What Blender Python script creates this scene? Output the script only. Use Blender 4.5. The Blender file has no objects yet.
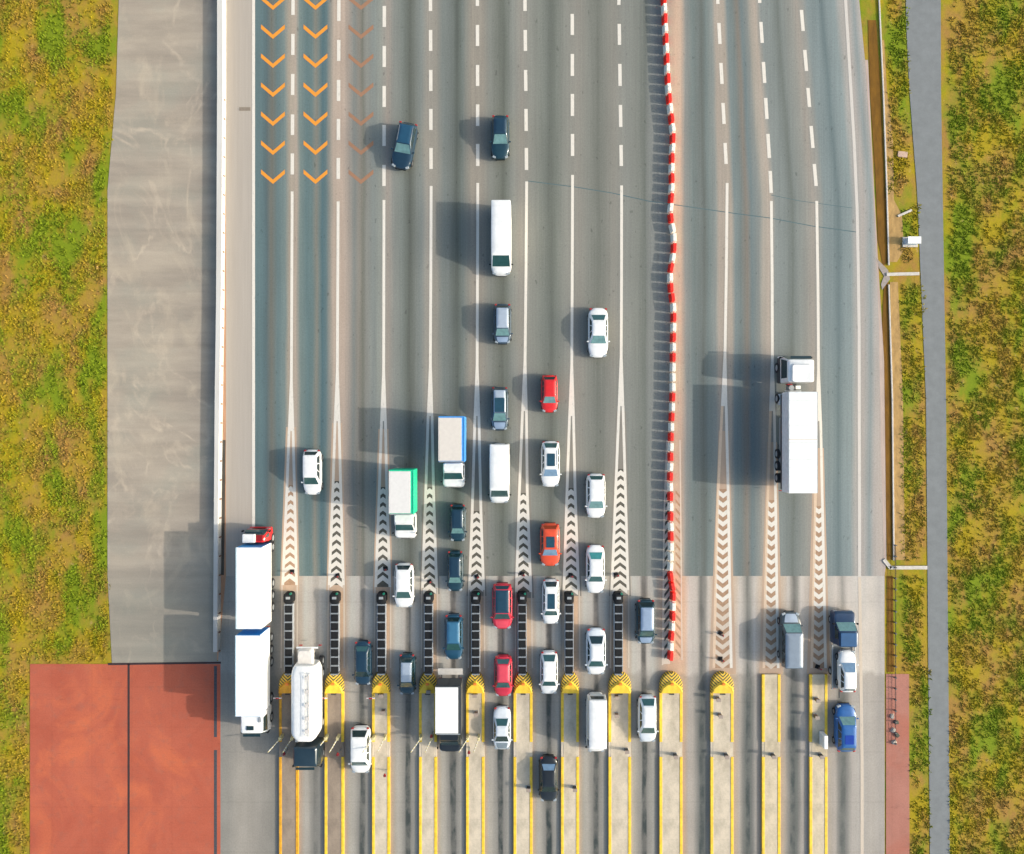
import bpy, bmesh, math, random
from mathutils import Vector, Matrix, Euler
R = math.radians
random.seed(7)
S = bpy.context.scene
C = S.collection

# ------------------------------------------------------------------ camera, sky, sun, exposure
CAMH = 76.0
cam = bpy.data.objects.new('camera', bpy.data.cameras.new('camera')); C.objects.link(cam)
cam.location = (0, 0, CAMH); cam.rotation_euler = (0, 0, 0)
cam.data.sensor_width = 36; cam.data.lens = 36 * CAMH / 102.4
cam.data.clip_start = 0.5; cam.data.clip_end = 4000
S.camera = cam

SUN_EL = 25.5
LX, LY = -1.0, 0.11                                    # shadows fall to the left of the picture and a little up
w = bpy.data.worlds.new('World'); S.world = w; w.use_nodes = True
nt = w.node_tree; nt.nodes.clear()
sky = nt.nodes.new('ShaderNodeTexSky'); sky.sky_type = 'NISHITA'; sky.sun_disc = False
sky.air_density = 1.0; sky.dust_density = 4.5; sky.ozone_density = 0.0; sky.sun_elevation = R(SUN_EL); sky.sun_rotation = math.atan2(-LX, -LY)
bg = nt.nodes.new('ShaderNodeBackground'); bg.inputs[1].default_value = 0.15
wo = nt.nodes.new('ShaderNodeOutputWorld')
tint = nt.nodes.new('ShaderNodeMixRGB'); tint.blend_type = 'MULTIPLY'; tint.inputs[0].default_value = 1; tint.inputs[2].default_value = (.90, 1.0, 1.02, 1)
nt.links.new(sky.outputs[0], tint.inputs[1]); nt.links.new(tint.outputs[0], bg.inputs[0]); nt.links.new(bg.outputs[0], wo.inputs[0])
sd = bpy.data.lights.new('sun', 'SUN'); sd.energy = 2.05; sd.angle = R(0.6); sd.color = (1, 0.91, 0.82)
so = bpy.data.objects.new('sun', sd); C.objects.link(so)
dvec = Vector((LX, LY, 0)).normalized() * math.cos(R(SUN_EL)) + Vector((0, 0, -math.sin(R(SUN_EL))))
so.rotation_euler = dvec.to_track_quat('-Z', 'Y').to_euler(); so.location = (60, 0, 60)
S.view_settings.view_transform = 'Standard'; S.view_settings.look = 'None'
S.view_settings.gamma = 1; S.view_settings.use_curve_mapping = False
S.view_settings.exposure = 0.78
ALB = 1.45                                              # displayed linear value of a sunlit surface / its base colour

# ------------------------------------------------------------------ helpers
def G(px, py, h=0.0):                                   # ground position of something seen at photo pixel px,py at height h
    k = (CAMH - h) / CAMH
    return ((px - 512) / 10 * k, (427 - py) / 10 * k)
def lin(v):
    v /= 255.0
    return v / 12.92 if v <= 0.04045 else ((v + 0.055) / 1.055) ** 2.4
def srgb(c, f=1.0): return tuple(lin(v) * f for v in c) + (1,)

MATS = {}
def nodes(name):
    m = bpy.data.materials.new(name); m.use_nodes = True
    return m, m.node_tree, m.node_tree.nodes['Principled BSDF']
def mat(name, col, rough=0.6, metal=0.0, coat=0.0, var=0.12, scale=3.0, bump=0.0, emit=None, spec=0.5):
    if name in MATS: return MATS[name]
    m, t, p = nodes(name)
    tc = t.nodes.new('ShaderNodeTexCoord'); n = t.nodes.new('ShaderNodeTexNoise')
    n.inputs['Scale'].default_value = scale; n.inputs['Detail'].default_value = 5
    t.links.new(tc.outputs['Object'], n.inputs['Vector'])
    r = t.nodes.new('ShaderNodeMapRange'); r.inputs[1].default_value = .3; r.inputs[2].default_value = .7
    r.inputs[3].default_value = 1 - var; r.inputs[4].default_value = 1 + var * .6
    t.links.new(n.outputs['Fac'], r.inputs[0])
    x = t.nodes.new('ShaderNodeMixRGB'); x.blend_type = 'MULTIPLY'; x.inputs[0].default_value = 1
    x.inputs[1].default_value = tuple(col[:3]) + (1,)
    t.links.new(r.outputs[0], x.inputs[2]); t.links.new(x.outputs[0], p.inputs['Base Color'])
    p.inputs['Roughness'].default_value = rough; p.inputs['Metallic'].default_value = metal
    p.inputs['Coat Weight'].default_value = coat; p.inputs['Coat Roughness'].default_value = 0.08
    p.inputs['Specular IOR Level'].default_value = spec
    if bump:
        b = t.nodes.new('ShaderNodeBump'); b.inputs['Strength'].default_value = bump; b.inputs['Distance'].default_value = .03
        t.links.new(n.outputs['Fac'], b.inputs['Height']); t.links.new(b.outputs[0], p.inputs['Normal'])
    if emit:
        p.inputs['Emission Color'].default_value = tuple(emit[:3]) + (1,); p.inputs['Emission Strength'].default_value = emit[3]
    MATS[name] = m; return m
def paint(name, col, metal=.25):
    return mat('paint_' + name, col, rough=.38, metal=metal, coat=.6, var=.10, scale=2.0)

class MB:
    def __init__(s): s.bm = bmesh.new()
    def loft(s, rings, closed=True, cap=True):
        vs = [[s.bm.verts.new(p) for p in r] for r in rings]
        n = len(vs[0])
        for a, b in zip(vs[:-1], vs[1:]):
            for i in range(n if closed else n - 1):
                j = (i + 1) % n
                s.bm.faces.new((a[i], a[j], b[j], b[i]))
        if cap: s.bm.faces.new(list(reversed(vs[0]))); s.bm.faces.new(vs[-1])
        return s
    def box(s, c, d, bev=0.0, rz=0.0, rot=None):
        m = rot or Matrix.Rotation(rz, 4, 'Z')
        r = bmesh.ops.create_cube(s.bm, size=1, matrix=Matrix.Translation(c) @ m @ Matrix.Diagonal((*d, 1)))
        if bev:
            es = {e for v in r['verts'] for e in v.link_edges}
            bmesh.ops.bevel(s.bm, geom=list(es), offset=min(bev, min(d) * .45), segments=2, affect='EDGES', profile=.6)
        return s
    def cyl(s, p0, p1, r0, r1=None, n=14):
        p0, p1 = Vector(p0), Vector(p1); r1 = r0 if r1 is None else r1
        q = (p1 - p0).to_track_quat('Z', 'Y')
        rings = []
        for p, r in ((p0, r0), (p1, r1)):
            rings.append([p + q @ Vector((r * math.cos(a), r * math.sin(a), 0)) for a in [2 * math.pi * i / n for i in range(n)]])
        return s.loft(rings)
    def rr(s, levels, seg=4):                            # stack of rounded rectangles: (z, x0, x1, y0, y1, radius)
        rings = []
        for z, x0, x1, y0, y1, r in levels:
            r = min(r, (x1 - x0) * .49, (y1 - y0) * .49); ring = []
            for cx, cy, a0 in ((x1 - r, y1 - r, 0), (x0 + r, y1 - r, 90), (x0 + r, y0 + r, 180), (x1 - r, y0 + r, 270)):
                for i in range(seg + 1):
                    a = R(a0 + 90 * i / seg); ring.append((cx + r * math.cos(a), cy + r * math.sin(a), z))
            rings.append(ring)
        return s.loft(rings)
    def slab(s, pts, th, off):                           # thin pane through 4 points (normal by right hand), off outwards
        p = [Vector(q) for q in pts]; nrm = (p[1] - p[0]).cross(p[3] - p[0]).normalized()
        s.loft([[q + nrm * (off - th) for q in p], [q + nrm * off for q in p]]); return s
    def poly(s, pts, z):
        s.bm.faces.new([s.bm.verts.new((x, y, z)) for x, y in pts]); return s
    def build(s, name, m, parent=None, smooth=None):
        bmesh.ops.recalc_face_normals(s.bm, faces=s.bm.faces)
        me = bpy.data.meshes.new(name); s.bm.to_mesh(me); s.bm.free()
        me.materials.append(m)
        if smooth:
            for f in me.polygons: f.use_smooth = True
            me.set_sharp_from_angle(angle=R(smooth))
        o = bpy.data.objects.new(name, me); C.objects.link(o); o.parent = parent
        return o
def flat(name, m, polys, z, kind='structure'):
    b = MB()
    for p in polys: b.poly(p, z)
    o = b.build(name, m); 
    for f in o.data.polygons:
        if f.normal.z < 0: f.flip()
    if kind: o['kind'] = kind
    return o
def tag(o, label, cat, group=None, kind=None):
    o['label'] = label; o['category'] = cat
    if group: o['group'] = group
    if kind: o['kind'] = kind
    return o
def thing(name, label, cat, loc=(0, 0, 0), rz=0, group=None):
    o = bpy.data.objects.new(name, None); C.objects.link(o); o.empty_display_size = .3
    o.location = loc; o.rotation_euler = (0, 0, rz)
    return tag(o, label, cat, group)
def dup(root, loc, label=None, rz=None, group=None):
    r = root.copy(); C.objects.link(r); r.location = loc
    if rz is not None: r.rotation_euler = (0, 0, rz)
    if label: r['label'] = label
    if group: r['group'] = group
    for ch in list(root.children):
        c = ch.copy(); C.objects.link(c); c.parent = r
        for g in list(ch.children):
            d = g.copy(); C.objects.link(d); d.parent = c
    return r

# ------------------------------------------------------------------ surface materials
class NT:                                               # tiny node-graph writer
    def __init__(s, name, rough=.85):
        s.m, s.t, s.p = nodes(name); s.p.inputs['Roughness'].default_value = rough
        s.p.inputs['Specular IOR Level'].default_value = .25
        s.tc = s.t.nodes.new('ShaderNodeTexCoord'); s.sep = s.t.nodes.new('ShaderNodeSeparateXYZ')
        s.L(s.tc.outputs['Object'], s.sep.inputs[0]); s.x, s.y = s.sep.outputs[0], s.sep.outputs[1]
    def L(s, a, b): s.t.links.new(a, b)
    def math(s, op, a, b=None, c=None):
        n = s.t.nodes.new('ShaderNodeMath'); n.operation = op
        for i, v in enumerate((a, b, c)):
            if v is None: continue
            if isinstance(v, (int, float)): n.inputs[i].default_value = v
            else: s.L(v, n.inputs[i])
        return n.outputs[0]
    def mr(s, v, a, b, c=0, d=1, smooth=False):
        n = s.t.nodes.new('ShaderNodeMapRange'); 
        if smooth: n.interpolation_type = 'SMOOTHSTEP'
        for i, q in enumerate((a, b, c, d)): n.inputs[i + 1].default_value = q
        s.L(v, n.inputs[0]); return n.outputs[0]
    def noise(s, sx, sy, detail=5, rough=.55, dist=0, off=0):
        mp = s.t.nodes.new('ShaderNodeMapping'); mp.inputs['Scale'].default_value = (sx, sy, 1); mp.inputs['Location'].default_value = (off, off * 1.7, 0)
        s.L(s.tc.outputs['Object'], mp.inputs[0])
        n = s.t.nodes.new('ShaderNodeTexNoise'); n.inputs['Scale'].default_value = 1; n.inputs['Detail'].default_value = detail
        n.inputs['Roughness'].default_value = rough; n.inputs['Distortion'].default_value = dist
        s.L(mp.outputs[0], n.inputs['Vector']); return n.outputs['Fac']
    def mix(s, f, a, b, mode='MIX'):
        n = s.t.nodes.new('ShaderNodeMixRGB'); n.blend_type = mode
        for i, v in ((0, f), (1, a), (2, b)):
            if isinstance(v, (int, float)): n.inputs[i].default_value = v
            elif isinstance(v, tuple): n.inputs[i].default_value = v
            else: s.L(v, n.inputs[i])
        return n.outputs[0]
    def ramp(s, v, stops):                              # stops: (position 0..1, rgba)
        n = s.t.nodes.new('ShaderNodeValToRGB'); cr = n.color_ramp
        while len(cr.elements) > 1: cr.elements.remove(cr.elements[-1])
        cr.elements[0].position = stops[0][0]; cr.elements[0].color = stops[0][1]
        for p, c in stops[1:]:
            e = cr.elements.new(p); e.color = c
        s.L(v, n.inputs[0]); return n.outputs[0]
    def bands(s, v, stops):                             # stops: (photo x, sRGB), any number; chained ramps
        out = None; i = 0
        while i < len(stops) - 1:
            ch = stops[i:i + 30]; a, b = (ch[0][0] - 512) / 10, (ch[-1][0] - 512) / 10
            u = s.mr(v, a, b)
            col = s.ramp(u, [((q[0] - ch[0][0]) / (ch[-1][0] - ch[0][0]), srgb(q[1], 1 / ALB)) for q in ch])
            out = col if out is None else s.mix(s.math('GREATER_THAN', v, a), out, col)
            i += 29
        return out
    def done(s, col, bump=None, bs=.2):
        s.L(col, s.p.inputs['Base Color'])
        if bump is not None:
            b = s.t.nodes.new('ShaderNodeBump'); b.inputs['Strength'].default_value = bs; b.inputs['Distance'].default_value = .02
            s.L(bump, b.inputs['Height']); s.L(b.outputs[0], s.p.inputs['Normal'])
        return s.m
def grey(v): return (v, v, v, 1)

ASPH = [(253,(110,130,132)),(262,(105,128,132)),(267,(96,114,118)),(272,(122,122,114)),(278,(110,130,132)),(285,(130,145,143)),(289,(178,166,150)),
 (296,(190,175,160)),(300,(132,146,142)),(307,(108,130,132)),(312,(112,132,132)),(316,(142,140,130)),(319,(118,132,130)),(322,(90,116,123)),(326,(104,126,130)),(331,(165,158,147)),(334,(196,178,162)),
 (343,(198,178,162)),(349,(168,158,148)),(354,(138,142,138)),(359,(150,144,134)),(363,(128,128,118)),(367,(150,150,143)),(374,(142,148,144)),(380,(155,158,150)),
 (388,(170,160,150)),(394,(148,150,144)),(402,(132,138,132)),(410,(104,108,101)),(415,(126,130,124)),(421,(140,146,142)),(427,(166,160,150)),
 (436,(160,155,145)),(443,(134,140,136)),(450,(124,130,126)),(457,(100,106,100)),(463,(126,133,128)),(472,(165,157,145)),
 (482,(160,153,142)),(490,(142,144,137)),(498,(126,129,121)),(503,(112,116,108)),(508,(130,134,127)),(513,(150,152,145)),(521,(160,155,146)),
 (531,(150,150,142)),(540,(138,141,133)),(546,(126,130,123)),(551,(112,116,109)),(557,(132,136,128)),(566,(150,150,142)),
 (578,(156,152,143)),(588,(142,143,135)),(598,(126,128,120)),(604,(136,137,129)),(614,(154,151,142)),(626,(150,151,144)),(636,(142,144,136)),(645,(128,132,124)),(650,(150,152,146)),
 (664,(156,156,150)),(669,(176,164,150)),(676,(208,184,162)),(681,(204,182,162)),(686,(148,152,148)),(693,(126,138,136)),(700,(122,130,127)),(704,(112,118,114)),(709,(128,140,138)),(716,(148,154,150)),(720,(182,170,157)),
 (731,(184,172,158)),(735,(134,146,146)),(741,(126,136,134)),(747,(142,134,124)),(752,(122,136,138)),(759,(146,150,146)),(763,(178,170,158)),(769,(192,178,164)),
 (775,(148,154,151)),(784,(140,147,144)),(793,(122,128,123)),(797,(140,146,142)),(806,(156,156,149)),(813,(172,164,154)),(820,(160,160,154)),(824,(142,153,153)),(832,(136,149,150)),
 (838,(116,131,133)),(843,(138,151,152)),(851,(150,162,162)),(856,(182,178,172)),(863,(186,178,171)),(870,(154,163,163)),(875,(190,182,175)),(885,(202,186,174))]

def asphalt_mat():
    n = NT('asphalt')
    wgt = n.mr(n.x, 15.5, 27.5, 0, .083, True)
    xw = n.math('ADD', n.x, n.math('MULTIPLY', wgt, n.math('MAXIMUM', n.math('SUBTRACT', n.y, 22.5), 0)))
    wob = n.noise(.6, .06, 3); xw = n.math('ADD', xw, n.mr(wob, .3, .7, -.12, .12))
    col = n.bands(xw, ASPH)
    st = n.math('MULTIPLY', n.mr(n.noise(3.2, .035, 6, .65), .3, .7, .93, 1.07), n.mr(n.noise(9, .12, 4, .6, off=71), .3, .7, .93, 1.05))
    fine = n.mr(n.noise(7, 5, 6, .8, off=5), .3, .7, .80, 1.10)
    patch = n.mr(n.noise(.35, .12, 4, off=9), .35, .65, .955, 1.04)
    spots = n.mr(n.noise(2.3, 1.1, 3, .5, off=31), .66, .73, 1.0, .70)
    joints = n.mr(n.math('ABSOLUTE', n.math('SUBTRACT', n.math('FRACT', n.math('MULTIPLY', n.math('ADD', n.y, n.math('MULTIPLY', n.x, .01)), .083)), .5)), 0, .004, .955, 1.0)
    k = n.math('MULTIPLY', n.math('MULTIPLY', n.math('MULTIPLY', st, fine), n.math('MULTIPLY', patch, spots)), joints)
    return n.done(n.mix(1, col, k, 'MULTIPLY'), n.noise(30, 30, 4), .25)

LANES = [(316,.35),(362,.75),(408,.85),(453,1.0),(500.5,1.0),(549,1.0),(596,.9),(644,.9),(702,.8),(748,.8),(793,.8),(843,.45)]
DIVS = [289,336,383,430,477,524,571,618.5]
def apron_mat():
    n = NT('apron_concrete')
    base = (212,203,192)
    st = [(205,(150,148,142)),(228,(168,164,156)),(240,(190,182,172)),(262,(176,170,161)),(272,(160,156,148))]
    for i, (c, s) in enumerate(LANES[:8]):
        q = lambda v, f: tuple(int(a * f) for a in v)
        st += [(c-15,(196,180,165)),(c-11,(198,194,184)),(c-4,(196,188,178)),(c-1.3,q(base,1-.38*s)),(c+1.3,q(base,1-.38*s)),(c+4,(196,188,178)),(c+10,(190,186,177)),(c+14,(176,164,152))]
        if i < 7: st += [(c+19,(186,162,143)),(c+27,(214,180,152))]
    st += [(668,(212,176,148)),(684,(212,180,154)),(689,(206,196,186)),(697,(196,187,177)),(701,(128,126,120)),(705,(150,146,138)),(708,(204,195,184)),(712,(206,186,166)),
           (734,(210,188,166)),(740,(205,196,185)),(747,(140,138,131)),(751,(160,156,149)),(755,(202,194,184)),(762,(208,184,160)),(782,(206,186,166)),(788,(200,192,182)),
           (793,(138,134,128)),(797,(150,147,140)),(801,(206,197,187)),(812,(190,176,162)),(828,(196,188,178)),(836,(208,198,188)),(843,(170,164,156)),(848,(208,199,190)),
           (858,(212,204,196)),(872,(212,202,192)),(880,(196,188,180)),(888,(206,196,188))]
    st.sort(key=lambda a: a[0])
    fix = [st[0]]
    for a in st[1:]:
        if a[0] - fix[-1][0] > .6: fix.append(a)
    xw = n.math('ADD', n.x, n.mr(n.noise(.8, .1, 3), .3, .7, -.1, .1))
    fix = [(p_, tuple(min(235, int(v * 1.045)) for v in c_)) for p_, c_ in fix]
    col = n.bands(xw, fix)
    # older, greyer slabs beside the islands
    low = n.mr(n.math('ADD', n.y, n.mr(n.noise(.6, .6, 3), .3, .7, -.5, .5)), -24.3, -25.0, 0, 1)
    col = n.mix(n.math('MULTIPLY', low, .42), col, srgb((140,134,126), 1/ALB))
    # oil drip line along each lane centre, stronger where vehicles stop
    oil = None
    for c, s in LANES:
        X = (c - 512) / 10 * .999
        g = n.mr(n.math('ABSOLUTE', n.math('SUBTRACT', xw, X)), .14, .36, s, 0, True)
        oil = g if oil is None else n.math('MAXIMUM', oil, g)
    brk = n.mr(n.noise(.9, .42, 4, .6, off=3), .42, .60, .15, 1)
    grow = n.mr(n.y, -17, -33, .28, 1.0)
    col = n.mix(n.math('MULTIPLY', n.math('MULTIPLY', oil, brk), grow), col, srgb((38,50,52), 1/ALB))
    wide = None
    for c, q in LANES:
        g = n.mr(n.math('ABSOLUTE', n.math('SUBTRACT', xw, (c - 512) / 10)), .35, .95, .55 if c > 690 else .38, 0, True)
        wide = g if wide is None else n.math('MAXIMUM', wide, g)
    col = n.mix(n.math('MULTIPLY', wide, n.mr(n.y, -23.8, -27, 0, 1)), col, srgb((88,98,98), 1/ALB))
    fx = n.math('ABSOLUTE', n.math('SUBTRACT', n.math('FRACT', n.math('MULTIPLY', n.y, .2)), .5))
    j = n.mr(fx, 0, .010, .84, 1.0)
    st2 = n.mr(n.noise(2.6, .06, 6, .65), .3, .7, .93, 1.06)
    fine = n.mr(n.noise(7, 5, 6, .8, off=5), .3, .7, .82, 1.10)
    pt = n.mr(n.noise(.5, .3, 4, off=12), .35, .65, .93, 1.04)
    k = n.math('MULTIPLY', n.math('MULTIPLY', st2, fine), n.math('MULTIPLY', pt, j))
    return n.done(n.mix(1, col, k, 'MULTIPLY'), n.noise(25, 25, 4), .2)

def yard_mat():
    n = NT('yard_concrete')
    a = n.mix(n.mr(n.noise(.12, .5, 5, .6), .35, .65), srgb((170,158,144), 1/ALB), srgb((194,180,162), 1/ALB))
    tl = n.mr(n.noise(.15, .2, 4, off=8), .5, .7, 0, .6)
    a = n.mix(tl, a, srgb((170,168,154), 1/ALB))
    v = n.noise(.085, .06, 4, .55, 1.0, off=4)                      # water-run silt lines
    ln = n.mr(n.math('ABSOLUTE', n.math('SUBTRACT', v, .52)), 0, .022, 1, 0, True)
    ln = n.math('MULTIPLY', ln, n.mr(n.noise(.5, .4, 5, .7, off=21), .42, .62, 0, .65))
    a = n.mix(ln, a, srgb((214,196,174), 1/ALB))
    v2 = n.noise(.25, .14, 6, .65, 1.5, off=44)
    a = n.mix(n.mr(v2, .52, .72, 0, .75), a, srgb((206,190,168), 1/ALB))
    low = n.mr(n.y, -13, -17, 0, .42); a = n.mix(low, a, srgb((140,142,132), 1/ALB))
    bnd = n.mr(n.noise(.02, .9, 5, .6, off=2), .35, .65, .94, 1.05)
    k = n.math('MULTIPLY', bnd, n.mr(n.noise(7, 7, 6, .7), .3, .7, .93, 1.07))
    return n.done(n.mix(1, a, k, 'MULTIPLY'), n.noise(20, 20, 4), .2)
def red_mat(name, c1, c2, c3):
    n = NT(name)
    a = n.mix(n.mr(n.noise(.25, .18, 5, .6, .8), .35, .65), srgb(c1, 1/ALB), srgb(c2, 1/ALB))
    a = n.mix(n.mr(n.noise(.14, .1, 4, .6, 1.2, off=6), .50, .66, 0, .75), a, srgb(c3, 1/ALB))
    a = n.mix(n.mr(n.noise(1.1, 1.1, 6, .7, off=16), .52, .75, 0, .4), a, srgb((150,112,100), 1/ALB))
    k = n.mr(n.noise(7, 7, 6, .8), .3, .7, .82, 1.10)
    fx = n.math('ABSOLUTE', n.math('SUBTRACT', n.math('FRACT', n.math('MULTIPLY', n.y, .25)), .5)); fz = n.math('ABSOLUTE', n.math('SUBTRACT', n.math('FRACT', n.math('MULTIPLY', n.x, .25)), .5))
    k = n.math('MULTIPLY', k, n.mr(n.math('MINIMUM', fx, fz), 0, .012, .88, 1.0))
    k = n.math('MULTIPLY', k, n.mr(n.noise(.9, 2.4, 5, .7, off=61), .58, .72, 1.0, .82))
    return n.done(n.mix(1, a, k, 'MULTIPLY'), n.noise(20, 20, 4), .2)
def grass_mat(name='grass_ground', bias=0):
    n = NT(name, .95)
    a = n.mix(n.mr(n.noise(.35, .22, 6, .65), .38, .60), srgb((184,142,70), .66), srgb((178,156,28), .74))
    a = n.mix(n.mr(n.noise(.30, .14, 5, .6, off=7), .48 - bias, .62 - bias), a, srgb((134,152,26), .70))
    a = n.mix(n.mr(n.noise(1.3, 1.1, 5, .7, off=13), .58, .72, 0, .8), a, srgb((120,124,22), .66))
    a = n.mix(n.mr(n.noise(1.1, .8, 5, .7, off=23), .62, .74, 0, .7), a, srgb((212,170,120), .72))
    k = n.mr(n.noise(6, 6, 6, .75), .3, .7, .80, 1.16)
    return n.done(n.mix(1, a, k, 'MULTIPLY'), n.noise(8, 8, 6, .7), .9)
def plain(name, c, var=.1, sx=4, sy=4, f=None):
    n = NT(name)
    k = n.math('MULTIPLY', n.mr(n.noise(sx, sy, 6, .7), .3, .7, 1 - var, 1 + var), n.mr(n.noise(12, 12, 4, .7), .3, .7, .93, 1.06))
    return n.done(n.mix(1, srgb(c, f or 1/ALB), k, 'MULTIPLY'))
def worn_paint(name, c, wear):
    n = NT(name, .7); b = srgb(c, 1/ALB)
    k = n.mr(n.noise(5, 1.6, 6, .8), .54, .80, 0, wear * 1.2)
    a = n.mix(k, b, srgb((150,146,138), 1/ALB))
    return n.done(n.mix(1, a, n.mr(n.noise(10, 10, 5), .3, .7, .95, 1.03), 'MULTIPLY'))

# ------------------------------------------------------------------ the ground and the roads
def P(*pts): return [G(a, b) for a, b in pts]
T, B = -2600, 3600                                      # the roads run on far beyond the picture
flat('ground', grass_mat(), [[(-1500,-1500),(1500,-1500),(1500,1500),(-1500,1500)]], -0.03)
flat('yard_pavement', yard_mat(), [P((140,-700),(217,-700),(217,664),(112,664),(107.5,575),(107.5,190),(116,92))], 0.0)
RED = red_mat('red_paving', (196,100,76), (208,112,86), (232,124,84))
flat('red_pavement', RED, [P((30,664),(220.5,664),(220.5,1100),(30,1100))], 0.008)
flat('verge_path', red_mat('red_path_paving', (190,128,112), (202,140,124), (196,120,100)), [P((886,674),(909,674),(910,1100),(886,1100))], 0.008)
flat('gutter_strip', plain('rusty_soil', (196,152,122), .2, 3, .5), [P((222,-700),(227,-700),(227.5,400),(225,660),(217,660),(219,400))], 0.0)
flat('gutter_silt', plain('dark_silt', (88,84,78), .4, 3, .4), [P((222.5,440),(225.6,440),(224.8,520),(224,575),(219,575),(220,520))], 0.004)
flat('shoulder_pavement', plain('shoulder_concrete', (192,182,171), .06, 4, .1), [P((226,-2600),(253,-2600),(253,578),(226,578))], 0.004)
right_edge = [(772,-900),(868,92),(873,170),(876.5,240),(880,330),(882,450),(884.5,576)]
flat('road', asphalt_mat(), [P((253,T),(600,T),*right_edge,(253,576))], 0.008)
flat('toll_apron', apron_mat(), [P((205,661),(218,661),(226,576),(884.5,576),(886,B),(205,B))], 0.006)
flat('side_track', plain('track_gravel', (140,144,146), .12, 1, 1), [P((900,-900),(938,-900),(941,92),(946,400),(952,1100),(932,1100),(926,400),(917,190),(909.5,92),(906,20))], 0.004)
flat('ditch', plain('ditch_soil', (132,92,24), .35, 2, .5), [
    P((868,20),(876,20),(881,92),(885,190),(887,210),(888,262),(883,266),(878,240),(875,170),(870,92)),
    P((884,282),(889,282),(892,400),(893,560),(887,560),(885,450),(882,330)),
    P((887,576),(893,576),(894,672),(887,672))], 0.0)
flat('dirt_strip', plain('dry_dirt', (196,158,100), .3, 2, .8), [
    P((882,40),(884,40),(887,92),(893,140),(894,200),(902,215),(904,250),(897,262),(890,262),(886,150)),
    P((890,282),(898,282),(903,400),(905,560),(894,560),(893,400))], 0.0)
flat('silt_edge', plain('pale_silt', (206,184,172), .18, 2, .3), [
    P((865,60),(868,60),(873,170),(878,262),(884,360),(886.4,560),(884.5,576),(881,450),(879,330),(875.5,240),(871,150))], 0.012)
# cast shadow of overhead wires, painted as thin ribbons across the carriageways
shadow_paint = plain('painted_wire_shadow', (92,118,124), .2)
def ribbon(pts, wd):
    out = []
    for (a, b), (c, d) in zip(pts[:-1], pts[1:]):
        v = Vector((c - a, d - b)).normalized(); nx, ny = -v.y * wd / 2, v.x * wd / 2
        out.append([G(a + nx, b + ny), G(c + nx, d + ny), G(c - nx, d - ny), G(a - nx, b - ny)])
    return out
flat('painted_wire_shadow', shadow_paint, ribbon([(528,181),(575,187),(612,193),(648,201),(690,207),(735,213.5),(770,218),(812,226),(856,232)], .8) + ribbon([(771,195),(800,201),(852,208)], .5), 0.012)

# ------------------------------------------------------------------ painted markings
WHT = worn_paint('white_road_paint', (246,238,226), .6)
FADE = worn_paint('faded_road_paint', (226,210,192), .6)
ORG = worn_paint('orange_road_paint', (255,166,62), .4)
BRN = worn_paint('faded_brown_road_paint', (176,132,104), .9)
DUST = plain('dusty_asphalt', (206,178,154), .10, 2, .3)
def interp(pts, y):
    if y <= pts[0][1]:
        (x0, y0), (x1, y1) = pts[0], pts[1]
    elif y >= pts[-1][1]: return pts[-1][0]
    else:
        for (x0, y0), (x1, y1) in zip(pts[:-1], pts[1:]):
            if y0 <= y <= y1: break
    return x0 + (x1 - x0) * (y - y0) / (y1 - y0)
# centre line points, dashes inside the picture, start of the solid line, split, chevrons from/to, half widths at start/end
DIV = [
 dict(c=[(292.7,92),(292.2,200),(291.3,400),(290.7,500),(289.5,600),(289,680)], d=[(74,95),(114.5,135),(153.5,174.5)], s=191.5, v=425, a=487, e=585, w0=4.7, w1=8.2, way=1),
 dict(c=[(338.6,92),(338.2,200),(337.2,400),(336.8,500),(336.2,600),(336,680)], d=[(80,101),(119,140),(158,179)], s=201.5, v=415, a=483, e=585, w0=4.7, w1=8.4, way=1),
 dict(c=[(384.2,92),(384,200),(383.6,400),(383,500),(382.8,600),(382.5,680)], d=[(86,107),(125,146),(165,186)], s=200, v=415, a=489, e=587, w0=4.7, w1=8.4, way=1),
 dict(c=[(430.8,92),(431.2,200),(430.2,400),(429.6,500),(429.6,600),(429.6,680)], d=[(70,91),(109,130),(148,169)], s=186, v=410, a=489, e=588, w0=4.8, w1=8.4, way=1),
 dict(c=[(477.6,92),(477.8,200),(477,400),(476.6,500),(476.5,600),(476.6,680)], d=[(65,86),(104.5,126),(144,166)], s=183, v=410, a=513, e=590, w0=5.4, w1=8.4, way=1),
 dict(c=[(525.8,92),(526.8,200),(524.6,400),(523.2,500),(523.6,600),(524,680)], d=[(70,91),(109,131),(148,170)], s=181.5, v=405, a=495, e=592, w0=5, w1=8.6, way=1),
 dict(c=[(572.4,92),(572.6,200),(571.6,400),(571,500),(571.2,600),(571.5,680)], d=[(54,76),(94,116),(134,156)], s=175, v=410, a=490, e=590, w0=5, w1=8.6, way=1),
 dict(c=[(620.2,92),(621.8,200),(621,400),(620.6,480),(619.8,600),(619.5,680)], d=[(64,86),(105,127),(145,166)], s=185.5, v=400, a=471, e=590, w0=5.2, w1=9.4, way=1),
 dict(c=[(722.4,92),(727.2,185),(726.8,240),(724.2,400),(723,500),(722.6,600),(722.5,680)], d=[(63,84),(103,124),(143,164)], s=183, v=400, a=491, e=668, w0=6, w1=10, way=-1),
 dict(c=[(765.2,92),(771,185),(772,240),(772.4,400),(771.6,500),(771,600),(771,680)], d=[(62,83),(98,119),(134,158),(171,193)], s=201, v=405, a=502, e=668, w0=5, w1=8.4, way=-1),
 dict(c=[(808.2,92),(816.4,190),(817.6,240),(818.6,400),(818.8,500),(818.8,600),(818.5,680)], d=[(50,71),(88,107),(126,148),(164,186)], s=201, v=415, a=508, e=668, w0=4.6, w1=8.2, way=-1),
]
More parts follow.
